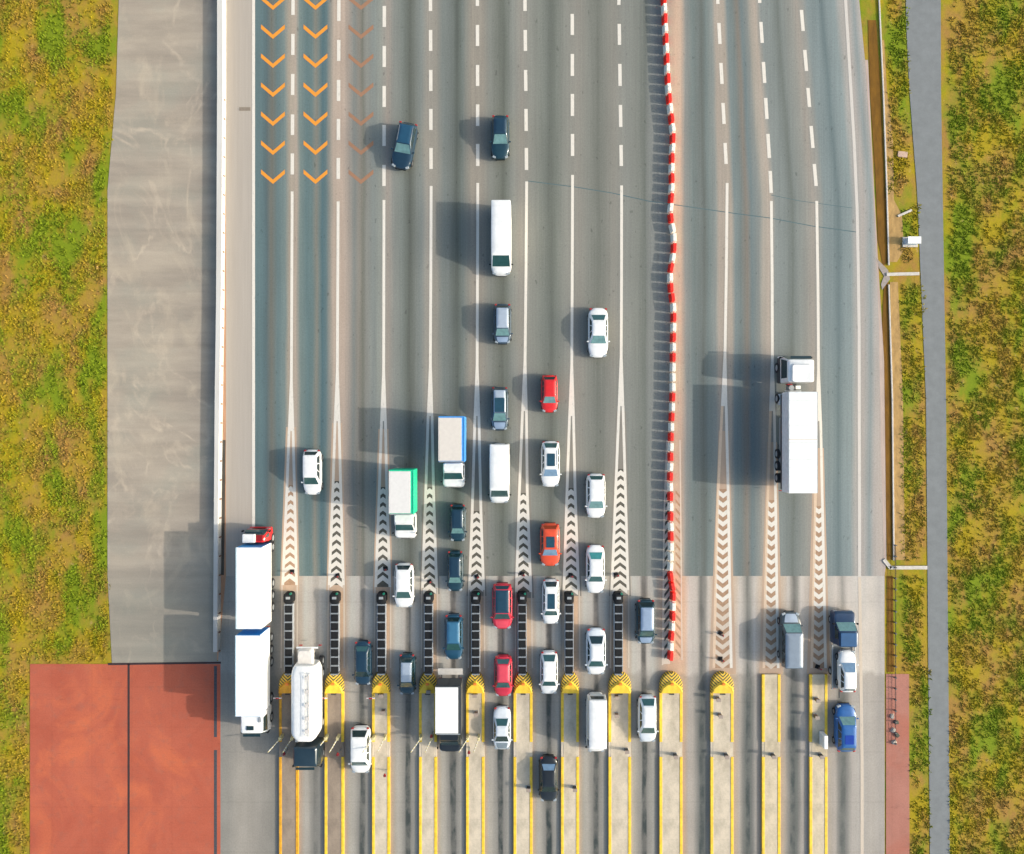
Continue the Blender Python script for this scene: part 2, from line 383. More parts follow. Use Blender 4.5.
lines, chev, fadep, dust, dark, sand, sandl, gdust = [], [], [], [], [], [], [], []
def seg(dst, c, y0, y1, wd, off0=0, off1=0, step=60):
    n = max(1, int((y1 - y0) / step)); ys = [y0 + (y1 - y0) * i / n for i in range(n + 1)]
    for a, b in zip(ys[:-1], ys[1:]):
        fa, fb = (a - y0) / (y1 - y0), (b - y0) / (y1 - y0)
        xa, xb = interp(c, a) + off0 + (off1 - off0) * fa, interp(c, b) + off0 + (off1 - off0) * fb
        dst.append([G(xa - wd / 2, a), G(xb - wd / 2, b), G(xb + wd / 2, b), G(xa + wd / 2, a)])
for D in DIV:
    c = D['c']
    for a, b in D['d']: seg(lines, c, a, b, 3.4)
    y = D['d'][0][0] - 40
    while y > -900: seg(lines, c, y, y + 21, 3.4); y -= 40
    seg(lines, c, D['s'], D['v'] - 45, 2.8)
    # line widens, then splits in two
    for a, b, w0, w1 in ((D['v'] - 45, D['v'] + 6, 2.8, 6.4),):
        xa, xb = interp(c, a), interp(c, b)
        lines.append([G(xa - w0/2, a), G(xb - w1/2, b), G(xb + w1/2, b), G(xa + w0/2, a)])
    hw = 2.7
    left = D['way'] == 1
    nop = [(D['v'] + 6, D['a'], 1.95, D['w0'] - 1.0), (D['a'], D['e'], D['w0'] - 1.0, D['w1'] - 1.3)]
    for sgn in (-1, 1):
        dst = lines if left else (lines if sgn == 1 else sandl)
        seg(dst, c, nop[0][0], nop[0][1], hw, sgn * nop[0][2], sgn * nop[0][3])
        seg(dst, c, nop[1][0], nop[1][1], hw, sgn * nop[1][2], sgn * nop[1][3])
        if left: seg(fadep, c, D['e'], 668, 1.3, sgn * (D['w1'] - .6), sgn * (D['w1'] - .2))
    y = D['a'] - 1
    W = D['w1'] - .5
    inner = [G(interp(c, D['a']) - D['w0'] + .8, D['a'] - 2), G(interp(c, D['e']) - W, D['e']), G(interp(c, D['e']) + W, D['e']), G(interp(c, D['a']) + D['w0'] - .8, D['a'] - 2)]
    (dark if left and D is not DIV[0] else sand).append(inner)
    pitch = 8.7 if left else 9.3
    while y < D['e'] - 4:
        f = (y - D['a']) / (D['e'] - D['a']); h = D['w0'] + (D['w1'] - D['w0']) * f - 2.4
        x = interp(c, y); th = pitch * (.60 if left else .52); h += .9; dr = h * .78 * D['way']
        y0 = y if left else y + abs(dr)
        dst = chev if (left or y < 600) else fadep
        for sgn in (-1, 1):
            dst.append([G(x, y0), G(x + sgn * h, y0 + dr), G(x + sgn * h, y0 + dr + th), G(x, y0 + th)])
        y += pitch
    W = D['w1'] + (1.6 if left else 3.4)
    a = D['a'] - 60
    (dust if D in (DIV[0], DIV[1], DIV[2]) or not left else gdust).append([G(interp(c, a) - 5, a), G(interp(c, D['e']) - W, D['e'] + 6), G(interp(c, D['e']) + W, D['e'] + 6), G(interp(c, a) + 5, a)])
flat('dust_strip', DUST, dust, 0.0115)
flat('dust_strip', plain('grey_dust', (150,144,134), .10, 2, .3), gdust, 0.0115)
flat('divider_asphalt', plain('divider_dark', (104,100,90), .25, 3, 3), dark, 0.0135)
flat('divider_dust', plain('divider_sand', (184,150,122), .2, 3, 3), sand, 0.0135)
flat('dusty_line', plain('dusty_line_paint', (236,208,180), .08, 3, 3), sandl, 0.016)
flat('lane_line', WHT, lines, 0.016)
flat('chevron_marking', WHT, chev, 0.0165)
flat('worn_marking', FADE, fadep, 0.0155)
el = []
seg(el, [(253.6,0),(253.6,540)], -900, 532, 3.0)
flat('left_edge_line', WHT, el, 0.016)
er = []
seg(er, [(851,92),(854.5,150),(857.5,220),(859,330),(859.5,575)], -900, 576, 3.0)
flat('right_edge_line', worn_paint('white_edge_paint', (226,218,210), .5), er, 0.016)
er = []; seg(er, [(859.5,576),(862,760)], 577, 2000, 3.2); flat('apron_edge_line', FADE, er, 0.0165)
# lines beside the plastic barrier
bl = []; seg(bl, [(667,440),(664,520),(662.5,660)], 440, 665, 1.6); seg(bl, [(680,440),(682,660)], 440, 660, 1.2)
hat, hat2 = [], []
y = 490
while y < 655:
    hat.append([G(664.3, y + 7), G(669.5, y), G(669.5, y + 3.6), G(664.3, y + 10.6)]); hat2.append([G(675.5, y), G(680.5, y + 6), G(680.5, y + 9), G(675.5, y + 3)]); y += 8.8
flat('barrier_strip', FADE, [P((667,440),(669.5,440),(670,664),(662.5,664))], 0.0135)
flat('barrier_hatch', plain('hatch_dark', (92,90,82), .2, 3, 3), hat, 0.0145)
flat('barrier_hatch', plain('hatch_sand', (180,146,118), .2, 3, 3), hat2, 0.0145)
flat('barrier_marking', FADE, bl, 0.0155)
def arrows(xc, ys, hw, th, drop):
    out = []
    for y in ys:
        for s_ in (-1, 1): out.append([G(xc, y + drop), G(xc, y + drop + th), G(xc + s_ * hw, y + th), G(xc + s_ * hw * .99, y)])
    return out
ys = [111.5 + 29 * i - 29 * 12 for i in range(15)]
flat('orange_chevron', ORG, arrows(273, ys, 12, 4.3, 10.2) + arrows(315.5, ys, 12, 4.3, 10.2), 0.016)
flat('faded_chevron', BRN, arrows(361, ys, 12.5, 4.4, 10.2), 0.016)
# expansion joint and drain in the red paving
flat('paving_joint', plain('joint_dark', (72,58,60), .2), [P((127.6,664),(129.8,664),(129.8,1100),(127.6,1100)), P((108,663),(221,661.6),(221,663.6),(108,665.2))], 0.014)
flat('drain_slot', plain('drain_dark', (84,86,92), .3, 3, 6), [P((214,666),(217,666),(217,737),(214,737)), P((214,750),(217,750),(217,1100),(214,1100))], 0.014)

# ------------------------------------------------------------------ common object materials
GL = mat('sky_reflection_glass', (.028, .085, .088), .12, coat=.5, var=.15)  # teal sky reflection painted into the base colour
GLL = mat('pale_sky_reflection_glass', (.13, .25, .25), .15, coat=.5, var=.2)  # brighter sky reflection, also put into the base colour
GLD = mat('dark_glass', (.012, .03, .035), .12, coat=.5, var=.15)
GLB = mat('sky_blue_glass', (.16, .26, .38), .15, coat=.5, var=.15)
GLS = mat('sunroof_glass', (.015, .055, .085), .12, coat=.5, var=.15)
RUB = mat('tyre_rubber', (.022, .022, .024), .85)
RIM = mat('alloy_rim', (.35, .36, .37), .35, metal=.8)
BLK = mat('black_plastic', (.012, .013, .015), .75, spec=.2)
CHS = mat('chassis_steel', (.045, .05, .055), .6, metal=.3)
HLT = mat('headlamp_lens', (.30, .34, .37), .15, coat=.6)
TLT = mat('tail_lamp_lens', (.36, .025, .022), .25, coat=.6)
GAL = mat('galvanised_steel', (.36, .38, .39), .5, metal=.4)

# ------------------------------------------------------------------ cars
KIND = {   # height, belt, roof width factor, belt width factor
 'sedan': (1.46, .96, .66, .90), 'suv': (1.70, 1.08, .70, .90), 'hatch': (1.55, 1.02, .68, .90),
 'minivan': (1.92, 1.12, .76, .93), 'van': (2.75, 1.22, .90, .965)}
def wheel(root, x, y, r=.33, wd=.23, hub=RIM):
    s = 1 if x > 0 else -1
    t = MB().cyl((x - wd / 2, y, r), (x + wd / 2, y, r), r, n=20).build('wheel', RUB, root, 40)
    MB().cyl((x + s * wd * .3, y, r), (x + s * (wd / 2 + .008), y, r), r * .62, r * .56, n=16).build('rim', hub, t, 40)
def car(name, label, cat, box, kind, col, fr, head='S', glass=None, roof=None, sun=None, yaw=0, rear=None, hood=None, h=.75, lights=True, group=None, z=.012, wf=None, rails=False):
    x0, x1, y0, y1 = box
    H, ZB, RW, BW = KIND[kind]
    if wf: RW = wf
    k = (CAMH - h) / CAMH
    W, L = (x1 - x0) / 10 * k - .02, (y1 - y0) / 10 * k
    X, Y = G((x0 + x1) / 2, (y0 + y1) / 2, h)
    root = thing(name, label, cat, (X, Y, z), (math.pi if head == 'S' else 0) + R(yaw), group)
    hw = W / 2
    f2y = lambda f: -L / 2 + f * L
    rg, rr_, rf, ws = [f2y(f) for f in fr]
    hoodz = lambda y: (ZB - .03) - (.26 if kind != 'van' else .34) * max(0, (y - ws) / (L / 2 - ws)) ** 1.6
    tailz = lambda y: ZB - (.05 * max(0, (rg - y) / max(.05, rg + L / 2)) ** 2)
    pw = (6, .42) if kind != 'van' else (10, .4)
    def body(y0_, y1_, n, inset=0, capf=True):
        rings = []
        for i in range(n + 1):
            y = y0_ + (y1_ - y0_) * i / n
            u = min(.9995, abs(2 * y / L)); e = 8 if y < 0 else pw[0]
            wv = hw * (1 - u ** e * (1 - .0)) ** pw[1] if u > .6 else hw
            wv = max(wv, hw * (.50 if y < 0 else .44)) 
            zb = hoodz(y) if y > ws else (tailz(y) if y < rg else ZB)
            dz = .12 * max(0, (u - .93) / .07) ** 2; zb -= dz; lo = .24 + .10 * max(0, (u - .93) / .07)
            wv -= inset
            h_ = [(-wv * .90, lo), (-wv * .985, lo + .14), (-wv, .56), (-wv * .985, zb - .2), (-wv * .93, zb - .06), (-wv * .80, zb), (-wv * .4, zb + .025), (0, zb + .03)]
            rings.append([(a, y, b) for a, b in h_] + [(-a, y, b) for a, b in reversed(h_[:-1])])
        return rings
    b = MB().loft(body(-L / 2 + .01, L / 2 - .01, 34))
    wb, wr = hw * BW, hw * RW
    rad = .16 if kind != 'van' else .1
    zt = H - .05; zl = ZB - .10
    b.rr([(zl, -wb, wb, rg, ws, rad), (ZB + .0, -wb * .985, wb * .985, rg + (rr_ - rg) * .06, ws - (ws - rf) * .06, rad),
          (zt, -wr, wr, rr_, rf, rad), (zt + .03, -wr + .06, wr - .06, rr_ + .06, rf - .08, rad), (H, -wr * .5, wr * .5, rr_ + .3, rf - .4, rad)])
    b.build('body', col, root, 42)
    # panes on the sloped faces of the cabin
    A = [(-wb, rg, ZB), (wb, rg, ZB), (wb, ws, ZB), (-wb, ws, ZB)]
    A = [(-wb * .985, rg + (rr_ - rg) * .06, ZB), (wb * .985, rg + (rr_ - rg) * .06, ZB), (wb * .985, ws - (ws - rf) * .06, ZB), (-wb * .985, ws - (ws - rf) * .06, ZB)]
    Bq = [(-wr, rr_, zt), (wr, rr_, zt), (wr, rf, zt), (-wr, rf, zt)]
    def pane(i, j, u0, u1, v0, v1, nm, m):
        a, c2, d, e = map(Vector, (A[i], A[j], Bq[j], Bq[i]))
        q = lambda u, v: (a.lerp(c2, u)).lerp(e.lerp(d, u), v)
        MB().slab([q(u0, v0), q(u1, v0), q(u1 - .02, v1), q(u0 + .02, v1)], .03, .012).build(nm, m, root)
    g = glass or GL
    pane(2, 3, .06, .94, .06, .97, 'windscreen', g)
    if rg < rr_ + .6 and kind != 'van' or rear: pane(0, 1, .09, .91, .14, .93, 'rear_window', rear or GLD)
    elif kind == 'van': pane(0, 1, .12, .88, .3, .8, 'rear_window', GLD)
    sg = GLD
    if kind == 'van':
        pane(1, 2, .80, .95, .12, .85, 'side_window', sg); pane(3, 0, .05, .20, .12, .85, 'side_window', sg)
    else:
        for a_, c_ in ((.10, .36), (.38, .63), (.65, .88)):
            pane(1, 2, a_, c_, .10, .88, 'side_window', sg); pane(3, 0, 1 - c_, 1 - a_, .10, .88, 'side_window', sg)
    if roof:
        MB().rr([(zt + .0, -wr + .02, wr - .02, rr_ + .03, rf - .03, .12), (zt + .042, -wr + .06, wr - .06, rr_ + .07, rf - .09, .12), (H + .01, -wr * .5, wr * .5, rr_ + .3, rf - .42, .1)]).build('roof_panel', roof, root, 40)
    if sun:
        wr_ = wr * (1.35 if roof else 1)
        sy0, sy1 = f2y(sun[0]), f2y(sun[1])
        MB().rr([(zt - .03, -wr_ * .62, wr_ * .62, sy0, sy1, .08), (H + (.036 if roof else .022), -wr_ * .60, wr_ * .60, sy0 + .02, sy1 - .02, .08)]).build('sunroof', sun[2] if len(sun) > 2 else GLS, root, 40)
    if rails:
        for s in (-1, 1): MB().box((s * (wr - .06), (rr_ + rf) / 2, H + .0), (.04, (rf - rr_) * .8, .05), .01).build('roof_rail', RIM, root)
    if hood:
        rs = [[(x * .84, y, z + .012) for x, y, z in r_[5:10]] for r_ in body(ws + .06, L / 2 - .16, 10)]
        MB().loft(rs, closed=False, cap=False).build('bonnet', hood, root, 60)
    for sx in (-1, 1):
        for sy in (-.30, .315): wheel(root, sx * (hw - .105), sy * L, .33 if kind in ('sedan', 'hatch') else .36)
        MB().box((sx * hw * .66, L / 2 - .20, hoodz(L / 2 - .2) - .075), (hw * .36, .24, .17), .05, rz=-sx * .35).build('headlight', HLT, root)
        zz = ZB - .12 if kind != 'van' else 1.2
        MB().box((sx * hw * .76, -L / 2 + .12, zz), (hw * .24, .16, .22), .04, rz=sx * .3).build('tail_light', TLT, root)
        MB().box((sx * (hw + .05), ws - .28 * (ws - rf) - .05, ZB + .04), (.20, .13, .14), .04).build('mirror', col if kind != 'van' else BLK, root)
    MB().box((0, L / 2 - .015, .44), (hw * 1.0, .06, .20), .02).build('grille', BLK, root)
    MB().box((0, -L / 2 + .015, .42), (hw * 1.1, .06, .16), .02).build('rear_bumper', BLK, root)
    return root

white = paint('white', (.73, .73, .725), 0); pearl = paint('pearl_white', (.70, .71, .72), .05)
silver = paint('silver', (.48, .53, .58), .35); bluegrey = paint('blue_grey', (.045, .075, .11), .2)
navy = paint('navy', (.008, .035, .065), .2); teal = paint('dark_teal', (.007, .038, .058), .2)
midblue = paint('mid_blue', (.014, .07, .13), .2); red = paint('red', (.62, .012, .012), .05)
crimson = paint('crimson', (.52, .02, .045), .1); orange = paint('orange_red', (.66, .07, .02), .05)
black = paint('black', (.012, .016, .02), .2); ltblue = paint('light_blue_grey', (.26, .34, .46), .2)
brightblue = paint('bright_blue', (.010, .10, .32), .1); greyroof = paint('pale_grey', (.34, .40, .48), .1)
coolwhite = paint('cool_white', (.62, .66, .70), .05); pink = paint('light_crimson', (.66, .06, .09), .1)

car('station_wagon', 'dark blue estate car angled across the lane beside the faded brown chevrons', 'car', (394,415,123,169), 'suv', navy, (.03,.10,.52,.70), glass=GLL, yaw=-11, roof=midblue, rails=True)
car('suv', 'dark blue car between white dashes near the top, nearest behind the white van', 'car', (491,509.5,116,159), 'suv', teal, (.05,.12,.50,.70), glass=GLL, roof=navy)
car('delivery_van', 'long white van following the dark blue car, alone in open lane', 'van', (490.5,511.8,202.5,274), 'van', white, (0.005,.012,.77,.90), h=1.6)
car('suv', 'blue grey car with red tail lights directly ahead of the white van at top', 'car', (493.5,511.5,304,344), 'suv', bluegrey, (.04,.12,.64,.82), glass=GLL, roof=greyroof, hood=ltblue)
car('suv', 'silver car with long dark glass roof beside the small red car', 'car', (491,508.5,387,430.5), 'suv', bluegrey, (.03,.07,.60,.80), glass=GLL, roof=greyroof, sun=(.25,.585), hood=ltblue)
car('hatchback', 'small bright red hatchback with red roof, alone in its lane above the white sunroof car', 'car', (541,557.8,375,412.5), 'hatch', red, (.04,.14,.58,.77), glass=GLL)
car('sedan', 'white saloon alone on open asphalt, highest white car in the picture', 'car', (588,608.3,308,357.5), 'sedan', white, (.12,.27,.57,.74), glass=GLL, rear=GL)
car('minivan', 'white people carrier, leftmost vehicle above the divider tips, beside fine chevrons', 'car', (303,321,449.5,495), 'minivan', white, (.03,.12,.60,.78), glass=GL, rear=GLD, h=1)
car('delivery_van', 'white box-shaped van between the blue-sided lorry and white sunroof car', 'van', (489,510,443.5,504), 'van', white, (0.005,.012,.76,.90), h=1.6)
car('suv', 'white car with dark square sunroof, straight below the small red hatchback', 'car', (541,560,441,487), 'suv', white, (.02,.15,.60,.78), glass=GLB, rear=GL, sun=(.26,.54), rails=True)
car('suv', 'white car with plain white roof just right of the white sunroof car', 'car', (586,605.5,473.5,518), 'suv', white, (.03,.13,.60,.79), glass=GLL, rear=GL)
car('hatchback', 'dark teal car just ahead of the blue-sided box lorry', 'car', (449.5,466,504,541.5), 'hatch', teal, (.05,.13,.62,.79), glass=GLL, roof=navy)
car('hatchback', 'dark teal rounded car with pale green windscreen, second below the blue-sided lorry', 'car', (447,463.5,550.5,591.5), 'hatch', teal, (.05,.13,.62,.79), glass=GLL, roof=navy)
car('suv', 'orange red car with dark sunroof and blue windscreen', 'car', (540,560,523,566), 'suv', orange, (.03,.12,.58,.76), glass=GLB, rear=mat('orange_glass', (.3,.05,.02), .2), sun=(.28,.54))
car('sedan', 'white saloon with large green rear window, alongside the orange red car', 'car', (586,605,545,593.5), 'sedan', white, (.11,.28,.62,.76), glass=GL, rear=mat('green_glass', (.05,.24,.24), .2))
car('suv', 'white car with long dark sunroof directly ahead of the orange red car', 'car', (542,559.5,579,624), 'suv', white, (.02,.14,.66,.80), glass=GL, rear=GLD, sun=(.28,.62))
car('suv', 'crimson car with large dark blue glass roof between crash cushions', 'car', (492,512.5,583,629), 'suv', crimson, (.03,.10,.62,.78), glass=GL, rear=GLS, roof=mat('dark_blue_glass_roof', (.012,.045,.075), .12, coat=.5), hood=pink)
car('suv', 'white car with red tail lights ahead of the green-sided lorry', 'car', (394.5,414,563,607.5), 'suv', white, (.02,.12,.60,.79), glass=GL, rear=GLD)
car('hatchback', 'medium blue car with lighter blue roof behind the white box of the dark cab lorry', 'car', (444.5,463,614,659.5), 'suv', midblue, (.04,.12,.60,.79), glass=GL, roof=paint('sky_blue', (.035,.14,.25), .1))
car('sedan', 'dark navy car following the small white van between the second and third island', 'car', (354,371.5,641,685.5), 'sedan', navy, (.08,.20,.64,.80), glass=GLD, rear=GL)
car('hatchback', 'dark teal car with pale grey roof entering a toll lane below the white car', 'car', (399,415.5,653.5,695), 'hatch', teal, (.06,.15,.64,.80), glass=GL, roof=greyroof)
car('sedan', 'white saloon directly behind the large white van at the toll islands', 'car', (586,606,628,675), 'sedan', coolwhite, (.12,.31,.66,.82), glass=GL, rear=GLD, hood=white, roof=white)
car('hatchback', 'bright red car with pale red roof directly behind the white and grey saloon', 'car', (494,512.5,655,696.5), 'hatch', crimson, (.05,.17,.60,.78), glass=GL, rear=GL, roof=pink)
car('suv', 'white car with dark windscreen entering the toll lane right of the red car', 'car', (540,558,650.5,694), 'suv', white, (.04,.20,.64,.80), glass=GL, rear=GL)
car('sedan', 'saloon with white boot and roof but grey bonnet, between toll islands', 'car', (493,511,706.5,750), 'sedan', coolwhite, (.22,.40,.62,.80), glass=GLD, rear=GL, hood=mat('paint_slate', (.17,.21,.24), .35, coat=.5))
car('delivery_van', 'large white minibus between toll islands, ahead of a white saloon', 'van', (587,606.5,695.5,755), 'van', white, (0.005,.012,.82,.93), glass=GLD, h=1.6)
car('suv', 'silver white car with white roof alone in toll lane next to the barrier line', 'car', (638,656.5,695,742), 'suv', coolwhite, (.02,.17,.62,.80), glass=GL, rear=GL, roof=white)
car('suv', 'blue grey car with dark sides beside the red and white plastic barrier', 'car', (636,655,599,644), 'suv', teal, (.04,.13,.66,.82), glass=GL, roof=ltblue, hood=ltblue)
car('minivan', 'small white van with dark rear window, ahead of the dark navy car', 'van', (350,370.5,727,774), 'minivan', white, (.03,.15,.66,.82), glass=GL, rear=GLD, h=1)
car('sedan', 'dark car with red tail lights at the bottom end of the toll lane', 'car', (539,558,756,802), 'sedan', black, (.12,.26,.60,.77), glass=GLD, rear=GLB)
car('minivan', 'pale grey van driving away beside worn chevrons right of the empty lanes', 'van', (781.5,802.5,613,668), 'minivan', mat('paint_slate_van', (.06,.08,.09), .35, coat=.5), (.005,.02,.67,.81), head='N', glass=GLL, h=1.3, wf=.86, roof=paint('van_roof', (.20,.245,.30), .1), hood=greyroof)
car('hatchback', 'bright blue car behind the blue breakdown truck at the last island', 'car', (835,855.5,704,751), 'suv', brightblue, (.03,.15,.62,.78), head='N', glass=GLL, rear=GL, sun=(.22,.42,mat('deep_blue_glass', (.005,.04,.3), .2)))

# ------------------------------------------------------------------ lorries
def cab(root, hw, y0, y1, H, col, glass, defl=None, zlow=.55, nose=False):
    if nose:
        b = MB().rr([(zlow, -hw, hw, y0, y1 - .05, .35), (1.0, -hw, hw, y0, y1, .4), (1.32, -hw * .97, hw * .97, y0, y1 - .14, .4), (1.46, -hw * .93, hw * .93, y0, y1 - .78, .35), (H - .12, -hw * .88, hw * .88, y0 + .02, y1 - 1.56, .16), (H, -hw * .8, hw * .8, y0 + .1, y1 - 1.7, .16)])
        c = b.build('cab', col, root, 35)
        a, d, e, f = Vector((-hw * .86, y1 - .86, 1.5)), Vector((hw * .86, y1 - .86, 1.5)), Vector((hw * .78, y1 - 1.50, H - .18)), Vector((-hw * .78, y1 - 1.50, H - .18))
        MB().slab([d, a, f, e], .03, .035).build('windscreen', glass, c)
        for s in (-1, 1):
            q = [Vector((s * hw * .93, y1 - 1.0, 1.5)), Vector((s * hw * .93, y0 + .3, 1.5)), Vector((s * hw * .885, y0 + .3, H - .3)), Vector((s * hw * .885, y1 - 1.5, H - .3))]
            if s < 0: q = [q[1], q[0], q[3], q[2]]
            MB().slab(q, .03, .014).build('side_window', GLD, c)
            MB().box((s * hw * .72, y1 - .12, .95), (hw * .34, .2, .2), .05).build('headlight', HLT, c)
            MB().box((s * (hw + .10), y1 - .6, 1.6), (.14, .14, .4), .04).build('mirror', BLK, c)
        MB().box((0, y1 + .0, .9), (hw * .9, .06, .24), .02).build('grille', BLK, c)
        MB().box((0, y1 - .02, .55), (hw * 1.7, .14, .2), .05).build('bumper', BLK, c)
        return c
    b = MB().rr([(zlow, -hw, hw, y0, y1, .14), (1.6, -hw, hw, y0, y1 + .02, .14), (1.75, -hw, hw, y0, y1, .16), (H - .12, -hw * .94, hw * .94, y0 + .02, y1 - .42, .2), (H, -hw * .84, hw * .84, y0 + .12, y1 - .62, .2)])
    c = b.build('cab', col, root, 35)
    a, d = Vector((-hw * .92, y1, 1.78)), Vector((hw * .92, y1, 1.78))
    e, f = Vector((hw * .86, y1 - .405, H - .17)), Vector((-hw * .86, y1 - .405, H - .17))
    MB().slab([d, a, f, e], .03, .02).build('windscreen', glass, c)
    for s in (-1, 1):
        q = [Vector((s * hw, y1 - .25, 1.78)), Vector((s * hw, y0 + .45, 1.78)), Vector((s * hw * .955, y0 + .45, H - .35)), Vector((s * hw * .955, y1 - .5, H - .35))]
        if s > 0: q = [q[1], q[0], q[3], q[2]]
        q = [q[1], q[0], q[3], q[2]]
        MB().slab(q, .03, .014).build('side_window', GLD, c)
        MB().box((s * hw * .74, y1 + .02, .95), (hw * .36, .08, .2), .03).build('headlight', HLT, c)
        m = MB().box((s * (hw + .17), y1 - .12, 2.0), (.12, .16, .5), .04); m.box((s * (hw + .08), y1 - .12, 2.2), (.22, .05, .05))
        m.build('mirror', BLK, c)
    MB().box((0, y1 + .03, 1.25), (hw * 1.1, .05, .34), .02).build('grille', BLK, c)
    MB().box((0, y1 + .04, .62), (hw * 1.9, .16, .26), .05).build('bumper', col if defl else BLK, c)
    MB().box((0, y1 - .2, 2.0 if H < 2.5 else H - .14), (hw * 1.5, .26, .05), .02).build('sun_visor', GLD, c) if H > 2.6 else None
    return c
def truck_wheels(root, hw, ys, r=.48, dual=.34):
    for y in ys:
        for s in (-1, 1): wheel(root, s * (hw - dual / 2 - .02), y, r, dual, GAL)
def rigid(name, label, box, H, side, rooftop, cabcol, cabend, cabH=2.5, glass=GL, tail=None, trim=None, head='S'):
    # box: roof outline of the load body in the photograph at height H; cabend: photo y of the front bumper
    x0, x1, y0, y1 = box; k = (CAMH - H) / CAMH
    X0, Yr = G(x0, y0, H); X1, Yf = G(x1, y1, H); _, Yc = G(x0, cabend, 1.2)
    W = X1 - X0; Lb = abs(Yr - Yf); Lt = abs(Yr - Yc)
    root = thing(name, label, 'lorry', ((X0 + X1) / 2, (Yr + Yc) / 2, .012), math.pi if head == 'S' else 0)
    r0 = -Lt / 2; r1 = r0 + Lb; hw = W / 2
    b = MB().box((0, (r0 + r1) / 2, (1.05 + H) / 2), (W, Lb, H - 1.05), .04); b.build('load_body', side, root)
    MB().box((.10, (r0 + r1) / 2, H + .012), (W - .36, Lb - .24, .05), .015).build('roof_panel', rooftop, root)
    for nm, px_, py_, dx_, dy_, mm in (('roof_frame', -(hw - .03), (r0 + r1) / 2, .1, Lb + .03, trim or GAL), ('roof_frame', hw - .03, (r0 + r1) / 2, .1, Lb - .19, rooftop),
                                       ('roof_frame', 0, r0 + .03, W + .03, .1, trim or GAL), ('roof_frame', 0, r1 - .03, W - .14, .1, GAL)):
        MB().box((px_, py_, H - .02), (dx_, dy_, .1), .02).build(nm, mm, root)
    d = MB()
    for s in (-1, 1):
        d.box((s * hw * .47, r0 - .015, (1.1 + H) / 2), (hw * .88, .04, H - 1.35), .01)
    d.build('rear_door', side, root)
    MB().box((0, 0, .78), (.9, Lt - .8, .3), .02).build('chassis', CHS, root)
    for s in (-1, 1):
        MB().box((s * hw * .8, r0 + .06, .88), (.3, .06, .16), .02).build('tail_light', TLT, root)
        MB().box((s * (hw - .1), (r0 + r1) / 2 + .1, .7), (.05, Lb * .35, .45), .02).build('side_guard', GAL, root)
    cab(root, min(hw * .9, 1.08), r1 + .14, Lt / 2, cabH, cabcol, glass, nose=True)
    truck_wheels(root, hw * .9, (r0 + Lb * .25, Lt / 2 - .75), .42, .3)
    if tail: tail(root, r0, hw)
    return root
cream = mat('cream_panel', (.60, .55, .50), .5, var=.05); whitep = mat('white_panel', (.80, .80, .79), .45, var=.04)
green = mat('green_side_panel', (.01, .48, .26), .5); blue = mat('blue_side_panel', (.06, .28, .68), .5)
rigid('box_lorry', 'white cab lorry with cream roof and blue side panel', (438.5,464.5,416.5,462), 4.0, blue, cream, white, 487.5, trim=blue)
rigid('box_lorry', 'white cab lorry with white roof and bright green side panel', (389,413.5,470,514.5), 4.0, green, mat('white_roof_panel', (.64,.62,.60), .5, var=.05), white, 538.5, trim=green)
def taillift(root, r0, hw):
    MB().box((0, r0 - .62, 1.0), (hw * 2, .62, .08), .02).build('tail_lift', mat('pale_deck', (.50, .47, .43), .6), root)
    m = MB()
    for s in (-1, 1): m.box((s * hw * .7, r0 - .2, .9), (.08, .5, .1))
    m.build('lift_arm', CHS, root)
rigid('box_lorry', 'lorry with bright white box and black cab beside the fourth toll island', (435.5,461,686,734.5), 3.4, mat('grey_side_panel', (.05,.055,.06), .6), whitep, black, 752, glass=GLD, trim=mat('dark_trim', (.04,.045,.05), .6), tail=taillift)

